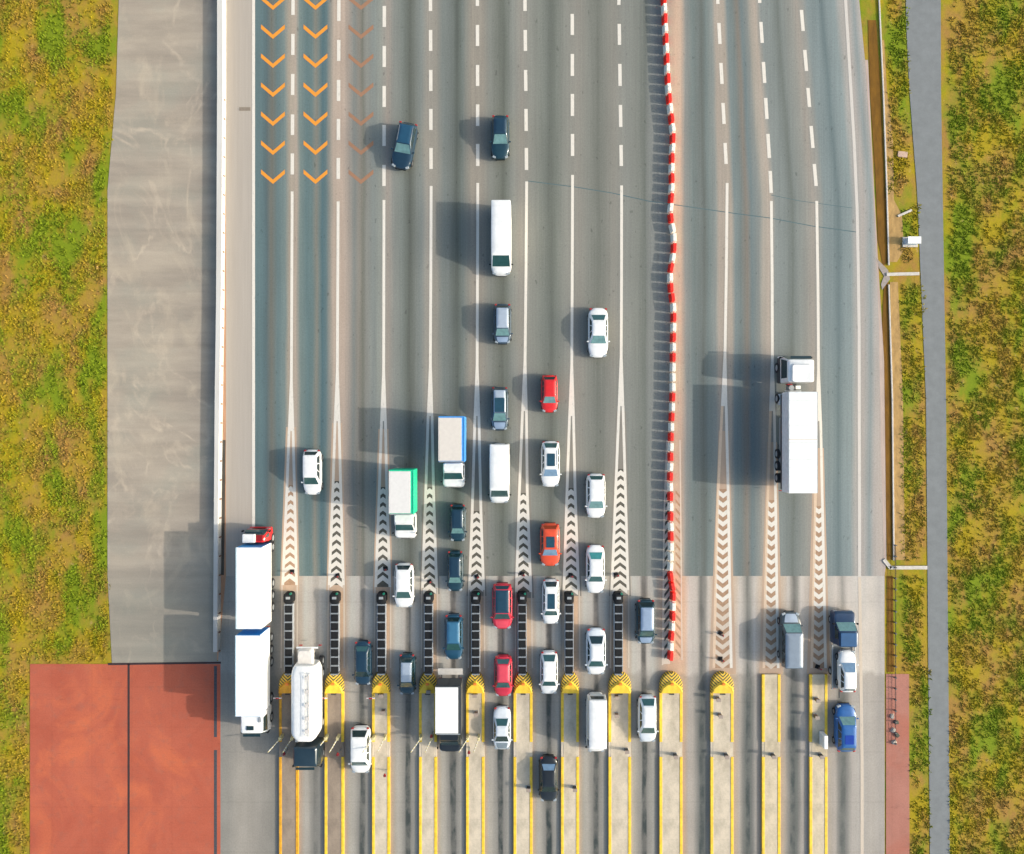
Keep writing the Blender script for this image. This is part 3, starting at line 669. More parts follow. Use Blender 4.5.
def semi(name, label, box, H, head, cabcol, cabend, cabH, wallm, sidem, gap=.9, reefer=False, defl=None, split=None, cabw=1.22, zb=1.15):
    x0, x1, y0, y1 = box
    X0, Ya = G(x0, y0, H); X1, Yb = G(x1, y1, H)
    Lb = Ya - Yb; hw = (X1 - X0) / 2; Xc = (X0 + X1) / 2
    Yc = G(x0, cabend, 2.5 if defl is None else 2.2)[1]
    root = thing(name, label, 'lorry', (Xc, (Ya + Yb) / 2, .012), math.pi if head == 'S' else 0)
    tr = MB().box((0, 0, (zb + H) / 2), (hw * 2, Lb, H - zb), .04).build('trailer', sidem, root)
    MB().box((0, 0, H + .004), (hw * 2 - .12, Lb - .12, .03), .01).build('trailer_roof', whitep, tr)
    if split:
        MB().box((0, 0, 1.6), (hw * 1.7, Lb - .3, .95), .03).build('shaded_underframe', CHS, tr)  # open chassis; shade under the trailer side put into its dark colour
        for q_ in range(1, 12):
            MB().box((0, -Lb / 2 + q_ * Lb / 12, H + .022), (hw * 2 - .2, .03, .02), .005).build('roof_seam', GAL, tr)
        tr.children[0].data.materials[0] = mat('trailer_white', (.60, .60, .59), .5, var=.10, scale=1.2)
        MB().box((0, Lb / 2 - Lb * split, H + .02), (hw * 2, .10, .03), .01).build('roof_rib', cream, tr)
    for s in (-1, 1):
        m = MB().box((0, s * (Lb / 2 + .012), (zb + .05 + H) / 2), (hw * 2 - .1, .03, H - zb - .15), .01); m.build('end_wall', wallm, tr)
        MB().box((s * (hw - .3), 0, .85), (.06, Lb * .5, .5), .02).build('side_guard', GAL, tr)
        MB().box((s * (hw + .004), 0, H - .03), (.03, Lb, .08)).build('roof_rail', mat('pale_blue_trim', (.45,.66,.75), .4) if not split else GAL, tr)
        MB().box((s * hw * .8, -Lb / 2 - .02, .95), (.3, .08, .16), .02).build('tail_light', TLT, tr)
    MB().box((0, 0, 1.0), (1.0, Lb - .4, .26), .02).build('chassis', CHS, tr)
    truck_wheels(root, hw, (-Lb / 2 + 1.2, -Lb / 2 + 2.4, -Lb / 2 + 3.6), .48, .38)
    yc = abs(Yc - (Ya + Yb) / 2)
    c0 = Lb / 2 + gap
    cb = cab(root, cabw, c0, yc, cabH, cabcol, GL, defl=True, zlow=1.55 if split else .55)
    if split: MB().rr([(.5, -cabw * .97, cabw * .97, c0 + .05, yc - .04, .14), (1.54, -cabw * .97, cabw * .97, c0 + .05, yc - .04, .14)]).build('shaded_cab_skirt', CHS, cb, 35)  # dark lower cab; shade on the flank put into its colour
    MB().box((0, (c0 + Lb / 2) / 2 - .6, .9), (.9, gap + 2.4, .26), .02).build('tractor_chassis', CHS, root)
    truck_wheels(root, cabw + .04, (Lb / 2 - .5, yc - 1.0), .5, .34)
    return root, cb, c0, yc, Lb, hw
bluewall = mat('blue_end_wall', (.01, .26, .62), .5)
# left pair
rt, cb, c0, yc, Lb, hw = semi('articulated_lorry', 'lorry with long white trailer and red cab pointing up the picture', (236,261.5,547.5,629), 4.15, 'N', red, 530.5, 2.9, bluewall, whitep, gap=.25, cabw=1.15)
MB().box((-.38, (c0 + yc) / 2 - .12, 2.98), (1.25, .85, .34), .12).build('air_deflector', white, cb)
MB().box((.62, (c0 + yc) / 2 - .1, 2.93), (.62, .5, .10), .04).build('roof_hatch', paint('deep_red', (.3,.008,.008)), cb)
rt, cb, c0, yc, Lb, hw = semi('articulated_lorry', 'lorry with long white trailer and white cab pointing down the picture', (235.5,260,635.5,716.5), 4.15, 'S', white, 735, 3.2, bluewall, whitep, gap=.12, cabw=1.1)
MB().box((.1, yc - .95, 3.22), (.7, .4, .10), .04).build('roof_hatch', GLD, cb)
MB().box((-.82, c0 + .55, 3.2), (.3, .5, .10), .04).build('roof_vent', GAL, cb)
# right truck
rt, cb, c0, yc, Lb, hw = semi('articulated_lorry', 'white articulated lorry driving up the empty lanes right of the plastic barrier', (788.5,817.5,392,493), 3.9, 'N', white, 356, 3.5, whitep, mat('trailer_side', (.62,.66,.70), .5), gap=.95, split=.47, cabw=1.32, zb=2.1)
cb['label'] = 'high white cab with swept roof'
MB().rr([(3.40, -1.0, 1.0, c0 + .02, yc - .75, .2), (3.7, -.9, .9, c0 + .02, yc - .95, .2)]).build('air_deflector', white, cb, 40)
MB().cyl((-.35, c0 - .45, 1.0), (-.35, c0 - .45, 1.9), .26, n=14).build('air_tank', GAL, rt)
MB().box((.35, c0 - .4, 1.35), (.5, .35, .8), .05).build('battery_box', whitep, rt)
MB().box((-.5, c0 - .12, 1.6), (.5, .12, .5), .03).build('hose_panel', TLT, rt)
MB().box((0, c0 - .8, 1.3), (1.6, .3, .12), .03).build('catwalk', GAL, rt)
for s in (-1, 1): MB().cyl((s * .98, c0 - 1.0, .75), (s * .98, c0 - 2.1, .75), .32, n=16).build('fuel_tank', GAL, rt, 40)

# tanker with rounded white vessel
def tanker():
    H = 3.5; X0, Ya = G(289.5, 667, H); X1, Yb = G(318, 742, 3.2)
    hw = (X1 - X0) / 2; L = Ya - Yb
    root = thing('tanker_lorry', 'white tank lorry with dark cab filling the second toll lane', 'lorry', ((X0 + X1) / 2, (Ya + Yb) / 2, .012), math.pi)
    rings = []
    for i in range(29):
        y = -L / 2 + L * i / 28; u = abs(2 * y / L)
        s = (1 - max(0, (u - .72) / .28) ** 2.2 * (.42 if y > 0 else .22))
        ring = []
        for j in range(24):
            a = 2 * math.pi * j / 24; ca, sa = math.cos(a), math.sin(a)
            sx = abs(ca) ** .36 * (1 if ca >= 0 else -1); sz = abs(sa) ** .42 * (1 if sa >= 0 else -1)
            ring.append((hw * s * sx, y, 2.2 + 1.25 * (.4 + .6 * s) * sz))
        rings.append(ring)
    MB().loft(rings).build('tank', mat('tank_white', (.78,.77,.75), .35, var=.06), root, 50)
    MB().box((-.38, 0, 3.47), (.5, L * .82, .05), .01).build('walkway', mat('walkway_pale', (.72,.69,.64), .6), root)
    for yy in (-2.6, -1.3, 0, 1.3, 2.5):
        MB().cyl((-.38, yy, 3.45), (-.38, yy, 3.6), .2, n=16).build('hatch', mat('hatch_white', (.60,.56,.52), .4), root, 40)
    m = MB()
    for s in (-.66, -.1): m.cyl((s, -L * .42, 3.62), (s, L * .42, 3.62), .025, n=6)
    for yy in (-L * .42, -L * .14, L * .14, L * .42):
        for s in (-.66, -.1): m.cyl((s, yy, 3.3), (s, yy, 3.62), .02, n=6)
    m.build('handrail', whitep, root)
    pm = mat('rear_platform', (.66,.62,.57), .6)
    MB().rr([(2.4, -.75, .85, -L / 2 - 1.5, -L / 2 + .2, .3), (2.75, -.6, .7, -L / 2 - 1.3, -L / 2 + .3, .3)]).build('rear_hopper', pm, root, 40)
    MB().box((-.05, -L / 2 - 1.5, 2.3), (2.1, .16, .12), .03).build('rear_bar', whitep, root)
    MB().box((0, .6, 1.0), (1.0, L + 2.4, .3), .02).build('chassis', CHS, root)
    for s in (-1, 1): MB().box((s * .95, -L / 2 - 1.35, .9), (.3, .1, .16), .02).build('tail_light', TLT, root)
    truck_wheels(root, 1.2, (-L / 2 + .3, -L / 2 + 1.5, L / 2 - .9, L / 2 + 2.2), .48, .36)
    cab(root, 1.2, L / 2 + .6, L / 2 + 2.9, 3.0, paint('dark_navy_cab', (.012,.03,.045), .2), GLD)
    m = MB().box((.95, L / 2 + .25, 1.6), (.3, .2, 1.6), .03); m.build('exhaust_stack', GAL, root)
tanker()

# breakdown truck with a white car on its bed
def breakdown():
    X, Y = G(845, 651, 1.4); tb = paint('truck_blue', (.004,.03,.085), .1)
    root = thing('breakdown_truck', 'blue breakdown truck carrying a white car, right of the last island', 'breakdown truck', (X, Y, .012), 0)
    L = 7.7; hw = 1.08; f = L / 2
    b = MB().rr([(.45, -hw, hw, f - 3.3, f - .02, .3), (1.1, -hw, hw, f - 3.3, f, .35), (1.32, -hw * .96, hw * .96, f - 3.3, f - .2, .35), (1.42, -hw * .9, hw * .9, f - 3.3, f - .95, .3), (2.15, -hw * .84, hw * .84, f - 3.25, f - 1.75, .22), (2.22, -hw * .7, hw * .7, f - 3.1, f - 1.95, .2)])
    c = b.build('cab', tb, root, 35)
    MB().slab([(hw * .84, f - 1.02, 1.46), (-hw * .84, f - 1.02, 1.46), (-hw * .78, f - 1.70, 2.1), (hw * .78, f - 1.70, 2.1)], .04, .03).build('windscreen', GLL, c)
    MB().box((0, f - 2.5, 2.24), (hw * 1.45, 1.3, .08), .03).build('roof_box', paint('roof_blue', (.012,.075,.19), .1), c)
    for s in (-1, 1):
        MB().box((s * hw * .7, f - .06, .9), (.4, .16, .2), .05).build('headlight', HLT, c)
        MB().box((s * (hw + .1), f - 1.15, 1.5), (.16, .14, .3), .04).build('mirror', BLK, c)
        MB().slab([(s * hw * .94, f - 1.35 if s < 0 else f - 2.6, 1.46), (s * hw * .94, f - 2.6 if s < 0 else f - 1.35, 1.46), (s * hw * .87, f - 2.5 if s < 0 else f - 1.8, 2.05), (s * hw * .87, f - 1.8 if s < 0 else f - 2.5, 2.05)], .04, .02).build('side_window', GLD, c)
    MB().box((0, -1.6, .86), (hw * 1.8, 4.5, .10), .02).build('deck', mat('deck_grey', (.2,.21,.21), .6), root)
    for s in (-1, 1): MB().box((s * (hw + .02), -1.7, 1.02), (.09, 4.4, .2), .02).build('side_rail', GAL, root)
    MB().box((0, -.3, .65), (.8, L - 1.2, .22), .02).build('chassis', CHS, root)
    truck_wheels(root, hw, (-f + 1.6, f - 1.0), .40, .28)
    for s in (-1, 1): MB().box((s * .85, -f - .0, .8), (.26, .08, .14), .02).build('tail_light', TLT, root)
    MB().box((-.2, -f - .5, .55), (.1, 1.1, .1), .02).build('tow_bar', CHS, root)
breakdown()
car('hatchback', 'white car riding on the bed of the blue breakdown truck', 'car', (838.5,856,650,692), 'hatch', white, (.04,.13,.52,.74), head='N', glass=GLB, rear=GL, h=1.7, z=.92)

# ------------------------------------------------------------------ red and white plastic barriers
BX = [(669.5,92),(671,105),(672.8,120),(674.2,135),(673.2,150),(672.5,165),(673,180),(672,200),(670.8,217),(674,226),(675.4,246),(673.8,258),(671.2,268),(671.2,284),(673,297),(675,308),(674.3,330),(673.6,400),(672.2,430),(671.2,480),(672,540),(671.6,570),(670.2,576),(673,584),(674.2,592),(673.6,625),(672,640),(671.5,660)]
reds = [97,117,137,157,177,197,217,247,268,288,298,318,338,358,398,418,438,458,478,497,517,538,578,588,596,616,636,656]
PR = mat('red_plastic', (.86, .022, .010), .45, coat=.2, var=.15); PW = mat('white_plastic', (.84, .78, .68), .5, var=.15)
def barrier(nm, m, lab, grp):
    root = thing(nm, lab, 'barrier', (0, 0, 0), 0, grp)
    MB().rr([(0, -.26, .26, -.42, .42, .05), (.14, -.26, .26, -.42, .42, .05), (.28, -.19, .19, -.40, .40, .04), (.78, -.17, .17, -.39, .39, .04), (.82, -.14, .14, -.37, .37, .04)]).build('barrier_shell', m, root, 35)
    MB().cyl((0, .46, .10), (0, .46, .34), .045, n=8).build('joint_pin', m, root)
    MB().cyl((0, 0, .80), (0, 0, .85), .05, n=10).build('filler_cap', m, root)
    return root
yb = -63; first = {}
k = 0
def bx(y): return interp(BX, y) if y > 92 else 669.5 - (92 - y) * .05
while yb < 662:
    isred = any(abs(yb - r) < 5.5 for r in reds) if yb > 90 else (int(round((yb - 7) / 10)) % 2 == 1)
    x0_, x1_ = bx(yb - 5), bx(yb + 5)
    X, Y = G((x0_ + x1_) / 2, yb, .8)
    if 660 < 0: pass
    rz = math.atan2((x1_ - x0_), 10)
    key = 'r' if isred else 'w'
    if key not in first:
        first[key] = barrier('plastic_barrier', PR if isred else PW, ('red' if isred else 'white') + ' water-filled plastic barrier unit in the line dividing the two directions', ('red' if isred else 'white') + ' units of the plastic barrier line')
        o = first[key]; o.location = (X, Y, .015); o.rotation_euler = (0, 0, rz)
    else: dup(first[key], (X, Y, .015), rz=rz + R(random.uniform(-3, 3)))
    yb += 10

# ------------------------------------------------------------------ crash cushions in front of the islands
ORD = ['leftmost', 'second', 'third', 'fourth', 'fifth', 'sixth', 'seventh', 'eighth']
def cushion():
    root = thing('crash_cushion', 'x', 'crash cushion')
    L = 8.1
    for i in range(8):
        MB().box((0, L / 2 - 1.73 - i * .86, .42), (.68, .70, .80), .04).build('absorber_bay', BLK, root)
    for i in range(9): MB().box((0, L / 2 - 1.30 - i * .86, .45), (.76, .13, .88), .01).build('diaphragm', mat('dark_galvanised', (.22, .24, .26), .5), root)
    for s in (-1, 1):
        m = MB()
        for zz in (.38, .66): m.box((s * .41, -.55, zz), (.07, L - 1.4, .16), .02)
        m.build('side_rail', mat('rail_steel', (.34, .36, .38), .5), root)
    MB().rr([(0, -.48, .48, L / 2 - 1.2, L / 2 - .1, .3), (.85, -.46, .46, L / 2 - 1.2, L / 2 - .12, .3), (.9, -.40, .40, L / 2 - 1.15, L / 2 - .2, .28)]).build('nose_drum', BLK, root, 40)
    MB().cyl((.28, L / 2 - .18, .8), (.28, L / 2 - .18, 1.05), .11, n=12).build('signal_lamp', mat('green_lamp', (.01, .16, .10), .3), root)
    MB().box((0, L / 2 - .62, .92), (.42, .25, .06), .02).build('cover_plate', GAL, root)
    return root
CX = [288.3,334.4,381.2,428.3,475.6,522.2,569.2,618.6]
neigh = ['beside the white trailers', 'left of the dark navy car', 'left of the car with a red tail light', 'left of the medium blue car', 'right of the medium blue car', 'right of the crimson car', 'right of the white car with the long sunroof', 'left of the blue grey car']
for i, cx in enumerate(CX):
    X, Y = G(cx, 632.5, .8)
    lab = ORD[i] + (' ' if i == 0 else ' ') + 'black crash cushion' + ('' if i == 0 else ' from the left')
    if i == 0: c0_ = cushion(); c0_.location = (X, Y, .012); c0_['label'] = lab + ', beside the white trailers'; c0_['group'] = 'crash cushions ahead of the toll islands'
    else: dup(c0_, (X, Y, .012), lab + ' of the eight')

# small warning posts standing on the divider tips
def wpost():
    root = thing('warning_post', 'x', 'post', group='warning posts on the divider tips')
    MB().box((0, 0, .04), (.42, .42, .08), .02).build('base', BLK, root)
    MB().cyl((0, 0, .06), (0, 0, .5), .06, n=10).build('post', BLK, root)
    MB().box((.08, -.06, .55), (.34, .16, .24), .03).build('lamp_box', mat('brown_box', (.10,.06,.055), .5), root)
    MB().cyl((.14, -.02, .66), (.14, -.02, .76), .07, n=10).build('lamp', TLT, root)
    return root
WP = [(290,573,'at the tip of the leftmost divider'),(336,577,'at the tip of the second divider from the left'),(384,570,'at the tip of the third divider from the left'),(429,583,'left of the dark teal rounded car'),(476.5,578,'left of the crimson car'),(522.5,575,'left of the white long-sunroof car'),(571,576.5,'left of the white saloon with green rear window'),(617,576,'beside the last chevrons left of the barrier line'),(722.5,635,'upper one on the sandy divider right of the barriers'),(722.5,661,'lower one just above the striped nose right of the barriers'),(820.5,669,'at the top end of the last island')]
for i, (a, b_, t_) in enumerate(WP):
    X, Y = G(a, b_, .8)
    if i == 0: w0 = wpost(); w0.location = (X, Y, .017); w0['label'] = 'small dark warning post ' + t_
    else: dup(w0, (X, Y, .017), 'small dark warning post ' + t_, rz=random.uniform(-.6, .6))

# ------------------------------------------------------------------ toll islands
YEL = mat('yellow_kerb_paint', (.80, .52, .035), .55, var=.22, scale=2.5); YEO = mat('orange_kerb_paint', (.66, .32, .015), .55, var=.25, scale=2.5)
def conc_top(name, c):
    n = NT(name)
    a = n.mix(n.mr(n.noise(.8, .5, 5, .65), .4, .65), srgb(c, 1/ALB), srgb(tuple(int(v * .86) for v in c), 1/ALB))
    j = n.mr(n.math('ABSOLUTE', n.math('SUBTRACT', n.math('FRACT', n.math('MULTIPLY', n.y, .5)), .5)), 0, .015, .86, 1)
    return n.done(n.mix(1, a, n.math('MULTIPLY', j, n.mr(n.noise(9, 9, 5), .3, .7, .92, 1.05)), 'MULTIPLY'))
TOP = conc_top('island_concrete', (236,220,196)); TOPB = conc_top('island_brown_concrete', (176,158,140)); TOPY = conc_top('island_cream_concrete', (238,220,190))
def stripe_mat():
    m, t, p = nodes('hazard_stripes')
    tc = t.nodes.new('ShaderNodeTexCoord'); sp = t.nodes.new('ShaderNodeSeparateXYZ'); t.links.new(tc.outputs['Object'], sp.inputs[0])
    def mth(op, a, b=None):
        n = t.nodes.new('ShaderNodeMath'); n.operation = op
        for i, v in enumerate((a, b)):
            if v is None: continue
            if isinstance(v, (int, float)): n.inputs[i].default_value = v
            else: t.links.new(v, n.inputs[i])
        return n.outputs[0]
    d = mth('ADD', mth('MULTIPLY', mth('ABSOLUTE', sp.outputs[0]), .9), mth('MULTIPLY', sp.outputs[1], -1.0))
    f = mth('GREATER_THAN', mth('FRACT', mth('MULTIPLY', d, 3.1)), .55)
    x = t.nodes.new('ShaderNodeMixRGB'); t.links.new(f, x.inputs[0]); x.inputs[1].default_value = (.72, .47, .04, 1); x.inputs[2].default_value = (.055, .05, .03, 1)
    t.links.new(x.outputs[0], p.inputs['Base Color']); p.inputs['Roughness'].default_value = .6
    return m
STR = stripe_mat()
def island(x0, x1, nose, label, ym, top, ytop=None, gapk=(742, 757)):
    # x0,x1: outer edges of the yellow kerbs in the photograph; runs from the nose down past the picture
    xa, _ = G(x0, 700, .22); xb, _ = G(x1, 700, .22); xc = (xa + xb) / 2; hw = (xb - xa) / 2
    y0 = G(0, 689.5 if nose else 674.5, .22)[1]; yend = G(0, 1500)[1]
    root = thing('toll_island', label, 'traffic island', (xc, y0, .012), 0, 'toll islands')
    Lk = y0 - yend
    MB().box((0, -Lk / 2, .10), (hw * 2 - .5, Lk, .20), .01).build('island_top', top, root)
    g0, g1 = y0 - G(0, gapk[0], .22)[1], y0 - G(0, gapk[1], .22)[1]
    for s in (-1, 1):
        m = MB().box((s * (hw - .14), -g0 / 2, .115), (.28, g0, .23), .03)
        m.box((s * (hw - .14), -(g1 + Lk) / 2, .115), (.28, Lk - g1, .23), .03)
        m.build('kerb', ym, root)
        MB().box((s * (hw - .145), -(g0 + g1) / 2, .09), (.27, g1 - g0, .18), .02).build('drop_kerb', top, root)
    if nose:
        def shell(ya, yb_, z_, n, m_, nm, capz):
            rings = []
            N = 18
            for sc, zz in ((1, 0), (1, capz * .7), (.93, capz), (.6, capz + .07)):
                ring = [(-hw * sc, -.25, zz)]
                for i in range(N + 1):
                    a = math.pi - math.pi * i / N
                    ring.append((hw * sc * math.cos(a), ya + (yb_ - ya) * sc * abs(math.sin(a)) ** .85, zz))
                ring.append((hw * sc, -.25, zz)); rings.append(ring)
            MB().loft(rings).build(nm, m_, root, 35)
        shell(.15, 1.80, 0, 0, STR, 'striped_nose', .50)
        # plain yellow hood behind the stripes
        MB().loft([[(-hw * .96, -.28, .52), (hw * .96, -.28, .52), (hw * .86, .35, .56), (.12, 1.0, .60), (-.12, 1.0, .60), (-hw * .86, .35, .56)],
                   [(-hw * .90, -.22, .66), (hw * .90, -.22, .66), (hw * .72, .28, .72), (.10, .85, .74), (-.10, .85, .74), (-hw * .72, .28, .72)]]).build('yellow_hood', ym, root)
        MB().box((.0, .72, .80), (.34, .24, .14), .04).build('marker_lamp', mat('amber_lens', (.8, .22, .03), .3), root)
        MB().box((0, -.34, .38), (.5, .16, .42), .03).build('junction_box', CHS, root)
    return root, xc, hw, y0
ISL = [(279,298.5,1,'toll island with orange kerbs, half hidden by the white tank lorry',YEO,TOPB),
 (324.5,344,1,'second toll island from the left, brown top between yellow kerbs',YEL,TOPB),
 (372,390,1,'third toll island from the left, beside the small white van',YEL,TOP),
 (419,437,1,'fourth toll island from the left, left of the black cab lorry',YEL,TOP),
 (466,484.5,1,'fifth toll island from the left, right of the black cab lorry',YEL,TOP),
 (513.5,532.5,1,'sixth toll island from the left, right of the saloon with grey bonnet',YEL,TOP),
 (561,579,1,'seventh toll island from the left, left of the large white minibus',YEL,TOP),
 (608.5,631,1,'eighth toll island from the left, right of the large white minibus',YEL,TOP),
 (659.5,682.5,1,'wide toll island at the lower end of the red and white barrier line',YEL,TOP),
 (710.5,733.5,1,'striped nose toll island directly right of the wide empty lane',YEL,TOP),
 (762,780.5,0,'square-ended cream toll island left of the pale grey van',YEL,TOPY),
 (809.5,827.5,0,'rightmost toll island, square-ended cream top with white cabinet',YEL,TOPY)]
# furniture on the islands
def machine(X, Y, lab, big=False, m=None):
    root = thing('ticket_machine', lab, 'ticket machine', (X, Y, .212), 0, 'ticket machines on the islands')
    s = 1.25 if big else 1
    MB().box((0, 0, .06), (.42 * s, .34 * s, .12), .02).build('plinth', GAL, root)
    MB().box((0, 0, .42), (.34 * s, .27 * s, .66), .03).build('cabinet', m or mat('brown_cabinet', (.16, .10, .07), .5), root)
    MB().box((-.17 * s, 0, .5), (.03, .2, .24), .005).build('screen', GLD, root)
    MB().box((0, 0, .77), (.44 * s, .34 * s, .05), .01).build('hood', mat('cabinet_hood', (.30, .24, .20), .5), root)
    return root
def gate(X, Y, lab, dx=-.8, dy=-.9):
    root = thing('barrier_gate', lab, 'barrier gate', (X, Y, .19), 0, 'raised barrier gates')
    MB().box((0, 0, .5), (.26, .3, 1.0), .03).build('housing', mat('gate_housing', (.62, .55, .30), .5), root)
    tip = Vector((dx, dy, 2.3)); a = Vector((0, 0, .95))
    m = MB().cyl(a, a.lerp(tip, 1), .055, .04, n=8); arm = m.build('arm', mat('arm_cream', (.52, .46, .26), .5), root)
    for i in range(4):
        p, q = a.lerp(tip, .2 + i * .2), a.lerp(tip, .29 + i * .2)
        MB().cyl(p, q, .062, .058, n=8).build('stripe', mat('arm_white', (.60, .58, .52), .5), arm)
    return root
def redbox(X, Y, lab):
    root = thing('signal_post', lab, 'traffic signal', (X, Y, .20), 0, 'red signal posts on the islands')
    MB().cyl((0, 0, 0), (0, 0, 1.1), .06, n=10).build('post', GAL, root)
    MB().box((0, 0, 1.25), (.26, .20, .26), .04).build('signal_head', mat('signal_red', (.20, .015, .018), .4), root)
    MB().cyl((-.0, .12, 1.25), (-.0, .18, 1.25), .1, n=12).build('lens', TLT, root)
ordn = ['leftmost toll island', 'second toll island', 'third toll island', 'fourth toll island', 'fifth toll island', 'sixth toll island', 'seventh toll island', 'eighth toll island', 'ninth toll island', 'tenth toll island', 'eleventh toll island', 'rightmost toll island']
for i, a in enumerate(ISL):
    root, xc, hw, y0 = island(*a)
    px = (a[0] + a[1]) / 2
    if i in (2, 3, 4, 7, 9, 11):
        X, Y = G({2: 380.5, 3: 428, 4: 474.5, 7: 617.5, 9: 719.5, 11: 819.5}[i], {2: 697, 3: 693, 4: 697, 7: 699, 9: 701, 11: 702}[i], 1.2)
        machine(X, Y, 'upper ticket machine on the ' + ordn[i])
    if i in (2, 4, 7, 9, 11):
        X, Y = G({2: 382.5, 4: 476, 7: 617, 9: 721, 11: 817.5}[i], {2: 713, 4: 715, 7: 716.5, 9: 717, 11: 718}[i], 1.0)
        machine(X, Y, 'lower ticket machine on the ' + ordn[i])
    if i < 5:
        X, Y = G(a[0] + 1.5, 738, .9); gate(X, Y, 'raised barrier gate on the left kerb of the ' + ordn[i], -.75, -.75)
        X, Y = G(px + 3.5, 738, .9); gate(X, Y, 'raised barrier gate on the middle of the ' + ordn[i], -.45, -.75)
        X, Y = G({0: 284.5, 1: 338, 2: 385, 3: 431.5, 4: 469}[i], {0: 753.5, 1: 754, 2: 775, 3: 736, 4: 752}[i], 1.3)
        redbox(X, Y, 'red signal post on the ' + ordn[i])
        if i < 3:
            X, Y = G(a[0] - .5, 697.5, .9)
            q = thing('stop_board', 'small red and white board at the left kerb of the ' + ordn[i], 'board', (X, Y, .2), 0, 'red and white boards by the kerbs')
            MB().cyl((.1, 0, 0), (.1, 0, .8), .035, n=8).build('post', GAL, q)
            MB().box((-.05, 0, .85), (.8, .10, .2), .01).build('panel', mat('board_pale', (.72, .62, .60), .5), q)
            MB().box((-.05, -.0, .965), (.34, .11, .03)).build('stripe', TLT, q)
    elif i < 8:
        X, Y = G(a[1] - 4, 752 if i > 6 else 790, .9)
        machine(X, Y, 'dark control box at the lower end of the ' + ordn[i], m=CHS)
    else:
        X, Y = G({8: 676, 9: 727, 10: 774, 11: 822}[i], 757, .9); machine(X, Y, 'dark control box at the lower end of the ' + ordn[i], m=CHS)
X, Y = G(824.5, 741, 1.1)
q = thing('cabinet', 'tall white cabinet standing on the rightmost toll island', 'cabinet', (X, Y, .212))
MB().box((0, 0, .04), (.40, 1.35, .08), .01).build('plinth', GAL, q)
MB().box((0, 0, .68), (.36, 1.3, 1.2), .04).build('housing', whitep, q)
MB().box((-.185, 0, .68), (.02, 1.1, 1.0), .005).build('door', coolwhite, q)

# ------------------------------------------------------------------ parapet wall on the left
m = MB()
pts = [(219.8,-900),(219.8,92),(218.5,300),(217,400),(216,500),(215,652)]; ws_ = [6.2,6.2,5.6,5.4,4.8,4.4]
for (p, w0_), (q, w1_) in zip(zip(pts[:-1], ws_[:-1]), zip(pts[1:], ws_[1:])):
    rings = []
    for (a, b_), ww in ((p, w0_), (q, w1_)):
        L_, R_ = G(a - ww / 2, b_, .85), G(a + ww / 2, b_, .85)
        rings.append([(L_[0], L_[1], 0), (R_[0], R_[1], 0), (R_[0], R_[1], .78), (R_[0] - .04, R_[1], .85), (L_[0] + .04, L_[1], .85), (L_[0], L_[1], .78)])
    m.loft(rings)
wall = thing('parapet_wall', 'long low white wall between the left yard and the road', 'wall', (0, 0, 0))
wc = NT('wall_white', .7)
kk = wc.mix(wc.mr(wc.noise(.8, .15, 5, .6), .45, .7, 0, .35), srgb((255,252,246), .55), srgb((214,200,186), .55))
kk = wc.mix(wc.mr(wc.y, -9, -15, 0, .35), kk, srgb((190,184,178), .6))
m.build('wall_body', wc.done(kk), wall)
for i in range(30):
    y = 100 + i * 19
    a = interp([(219.8,92),(218.5,300),(217,400),(216,500),(215,652)], y)
    X, Y = G(a + 3.6, y, .4)
    MB().box((X + .1, Y, .42), (.12, .14, .36), .02).build('bracket', mat('rust_bracket', (.22, .13, .09), .7), wall)
# drain gratings on the shoulder
for a, b_, t_ in ((245, 109, 'upper'), ):
    X, Y = G(a, b_)
    o = MB().box((X, Y, .02), (1.1, .34, .03), .005).build('drain_grate', mat('grate_brown', (.22, .18, .14), .7)); tag(o, 'small dark drain grating on the pale left shoulder near the top', 'drain grating')

# ------------------------------------------------------------------ right verge
PIP = mat('pale_concrete', (.52, .48, .43), .7, var=.15)
def channel(name, label, pts, wd, zz=.12):
    m = MB()
    for (a, b_), (c, d) in zip(pts[:-1], pts[1:]):
        p, q = Vector((*G(a, b_), 0)), Vector((*G(c, d), 0)); v = (q - p)
        m.box(((p + q) / 2) + Vector((0, 0, zz / 2)), (v.length + wd * .5, wd, zz), .02, rz=math.atan2(v.y, v.x))
    o = m.build(name, PIP); return tag(o, label, 'drain channel')
channel('drain_channel', 'pale concrete channel crossing the grass at the small gravel fork', [(887,274.5),(918,273.8)], .32)
channel('drain_channel', 'pale concrete channel crossing the grass level with the apron start', [(884,560),(890,567.5),(926,567.5)], .36, .10)
channel('drain_kerb', 'long thin pale kerb following the upper ditch beside the grass', [(877,-40),(883,92),(886.5,190),(888.5,265)], .14)
channel('drain_kerb', 'thin pale kerb following the ditch below the gravel fork', [(888.5,285),(892,400),(893.5,560)], .14)
flat('gravel_fork', plain('fork_gravel', (178,166,158), .2, 3, 3), [P((876,258),(888,270),(890,279),(882,290),(881,284),(884,276),(879,268))], 0.016)
X, Y = G(903, 154, .15); o = MB().rr([(0, -.5, .5, -.3, .3, .06), (.14, -.47, .47, -.27, .27, .06)]).build('concrete_slab', mat('pink_slab', (.50, .34, .26), .8)); o.location = (X, Y, -.02); o.rotation_euler = (0, 0, -.1)
tag(o, 'small pinkish concrete slab lying in the green grass, top right', 'slab')
X, Y = G(901, 216, .1); o = MB().box((0, 0, .06), (1.5, .22, .14), .02).build('pipe_marker', PIP); o.location = (X + .4, Y + .3, -.02); o.rotation_euler = (0, 0, R(24))
tag(o, 'thin pale concrete strip slanting through brown grass', 'strip')
X, Y = G(914.5, 240, .9)
q = thing('utility_cabinet', 'pale blue and white utility cabinet at the right edge of the verge', 'utility cabinet', (X, Y, -.02))
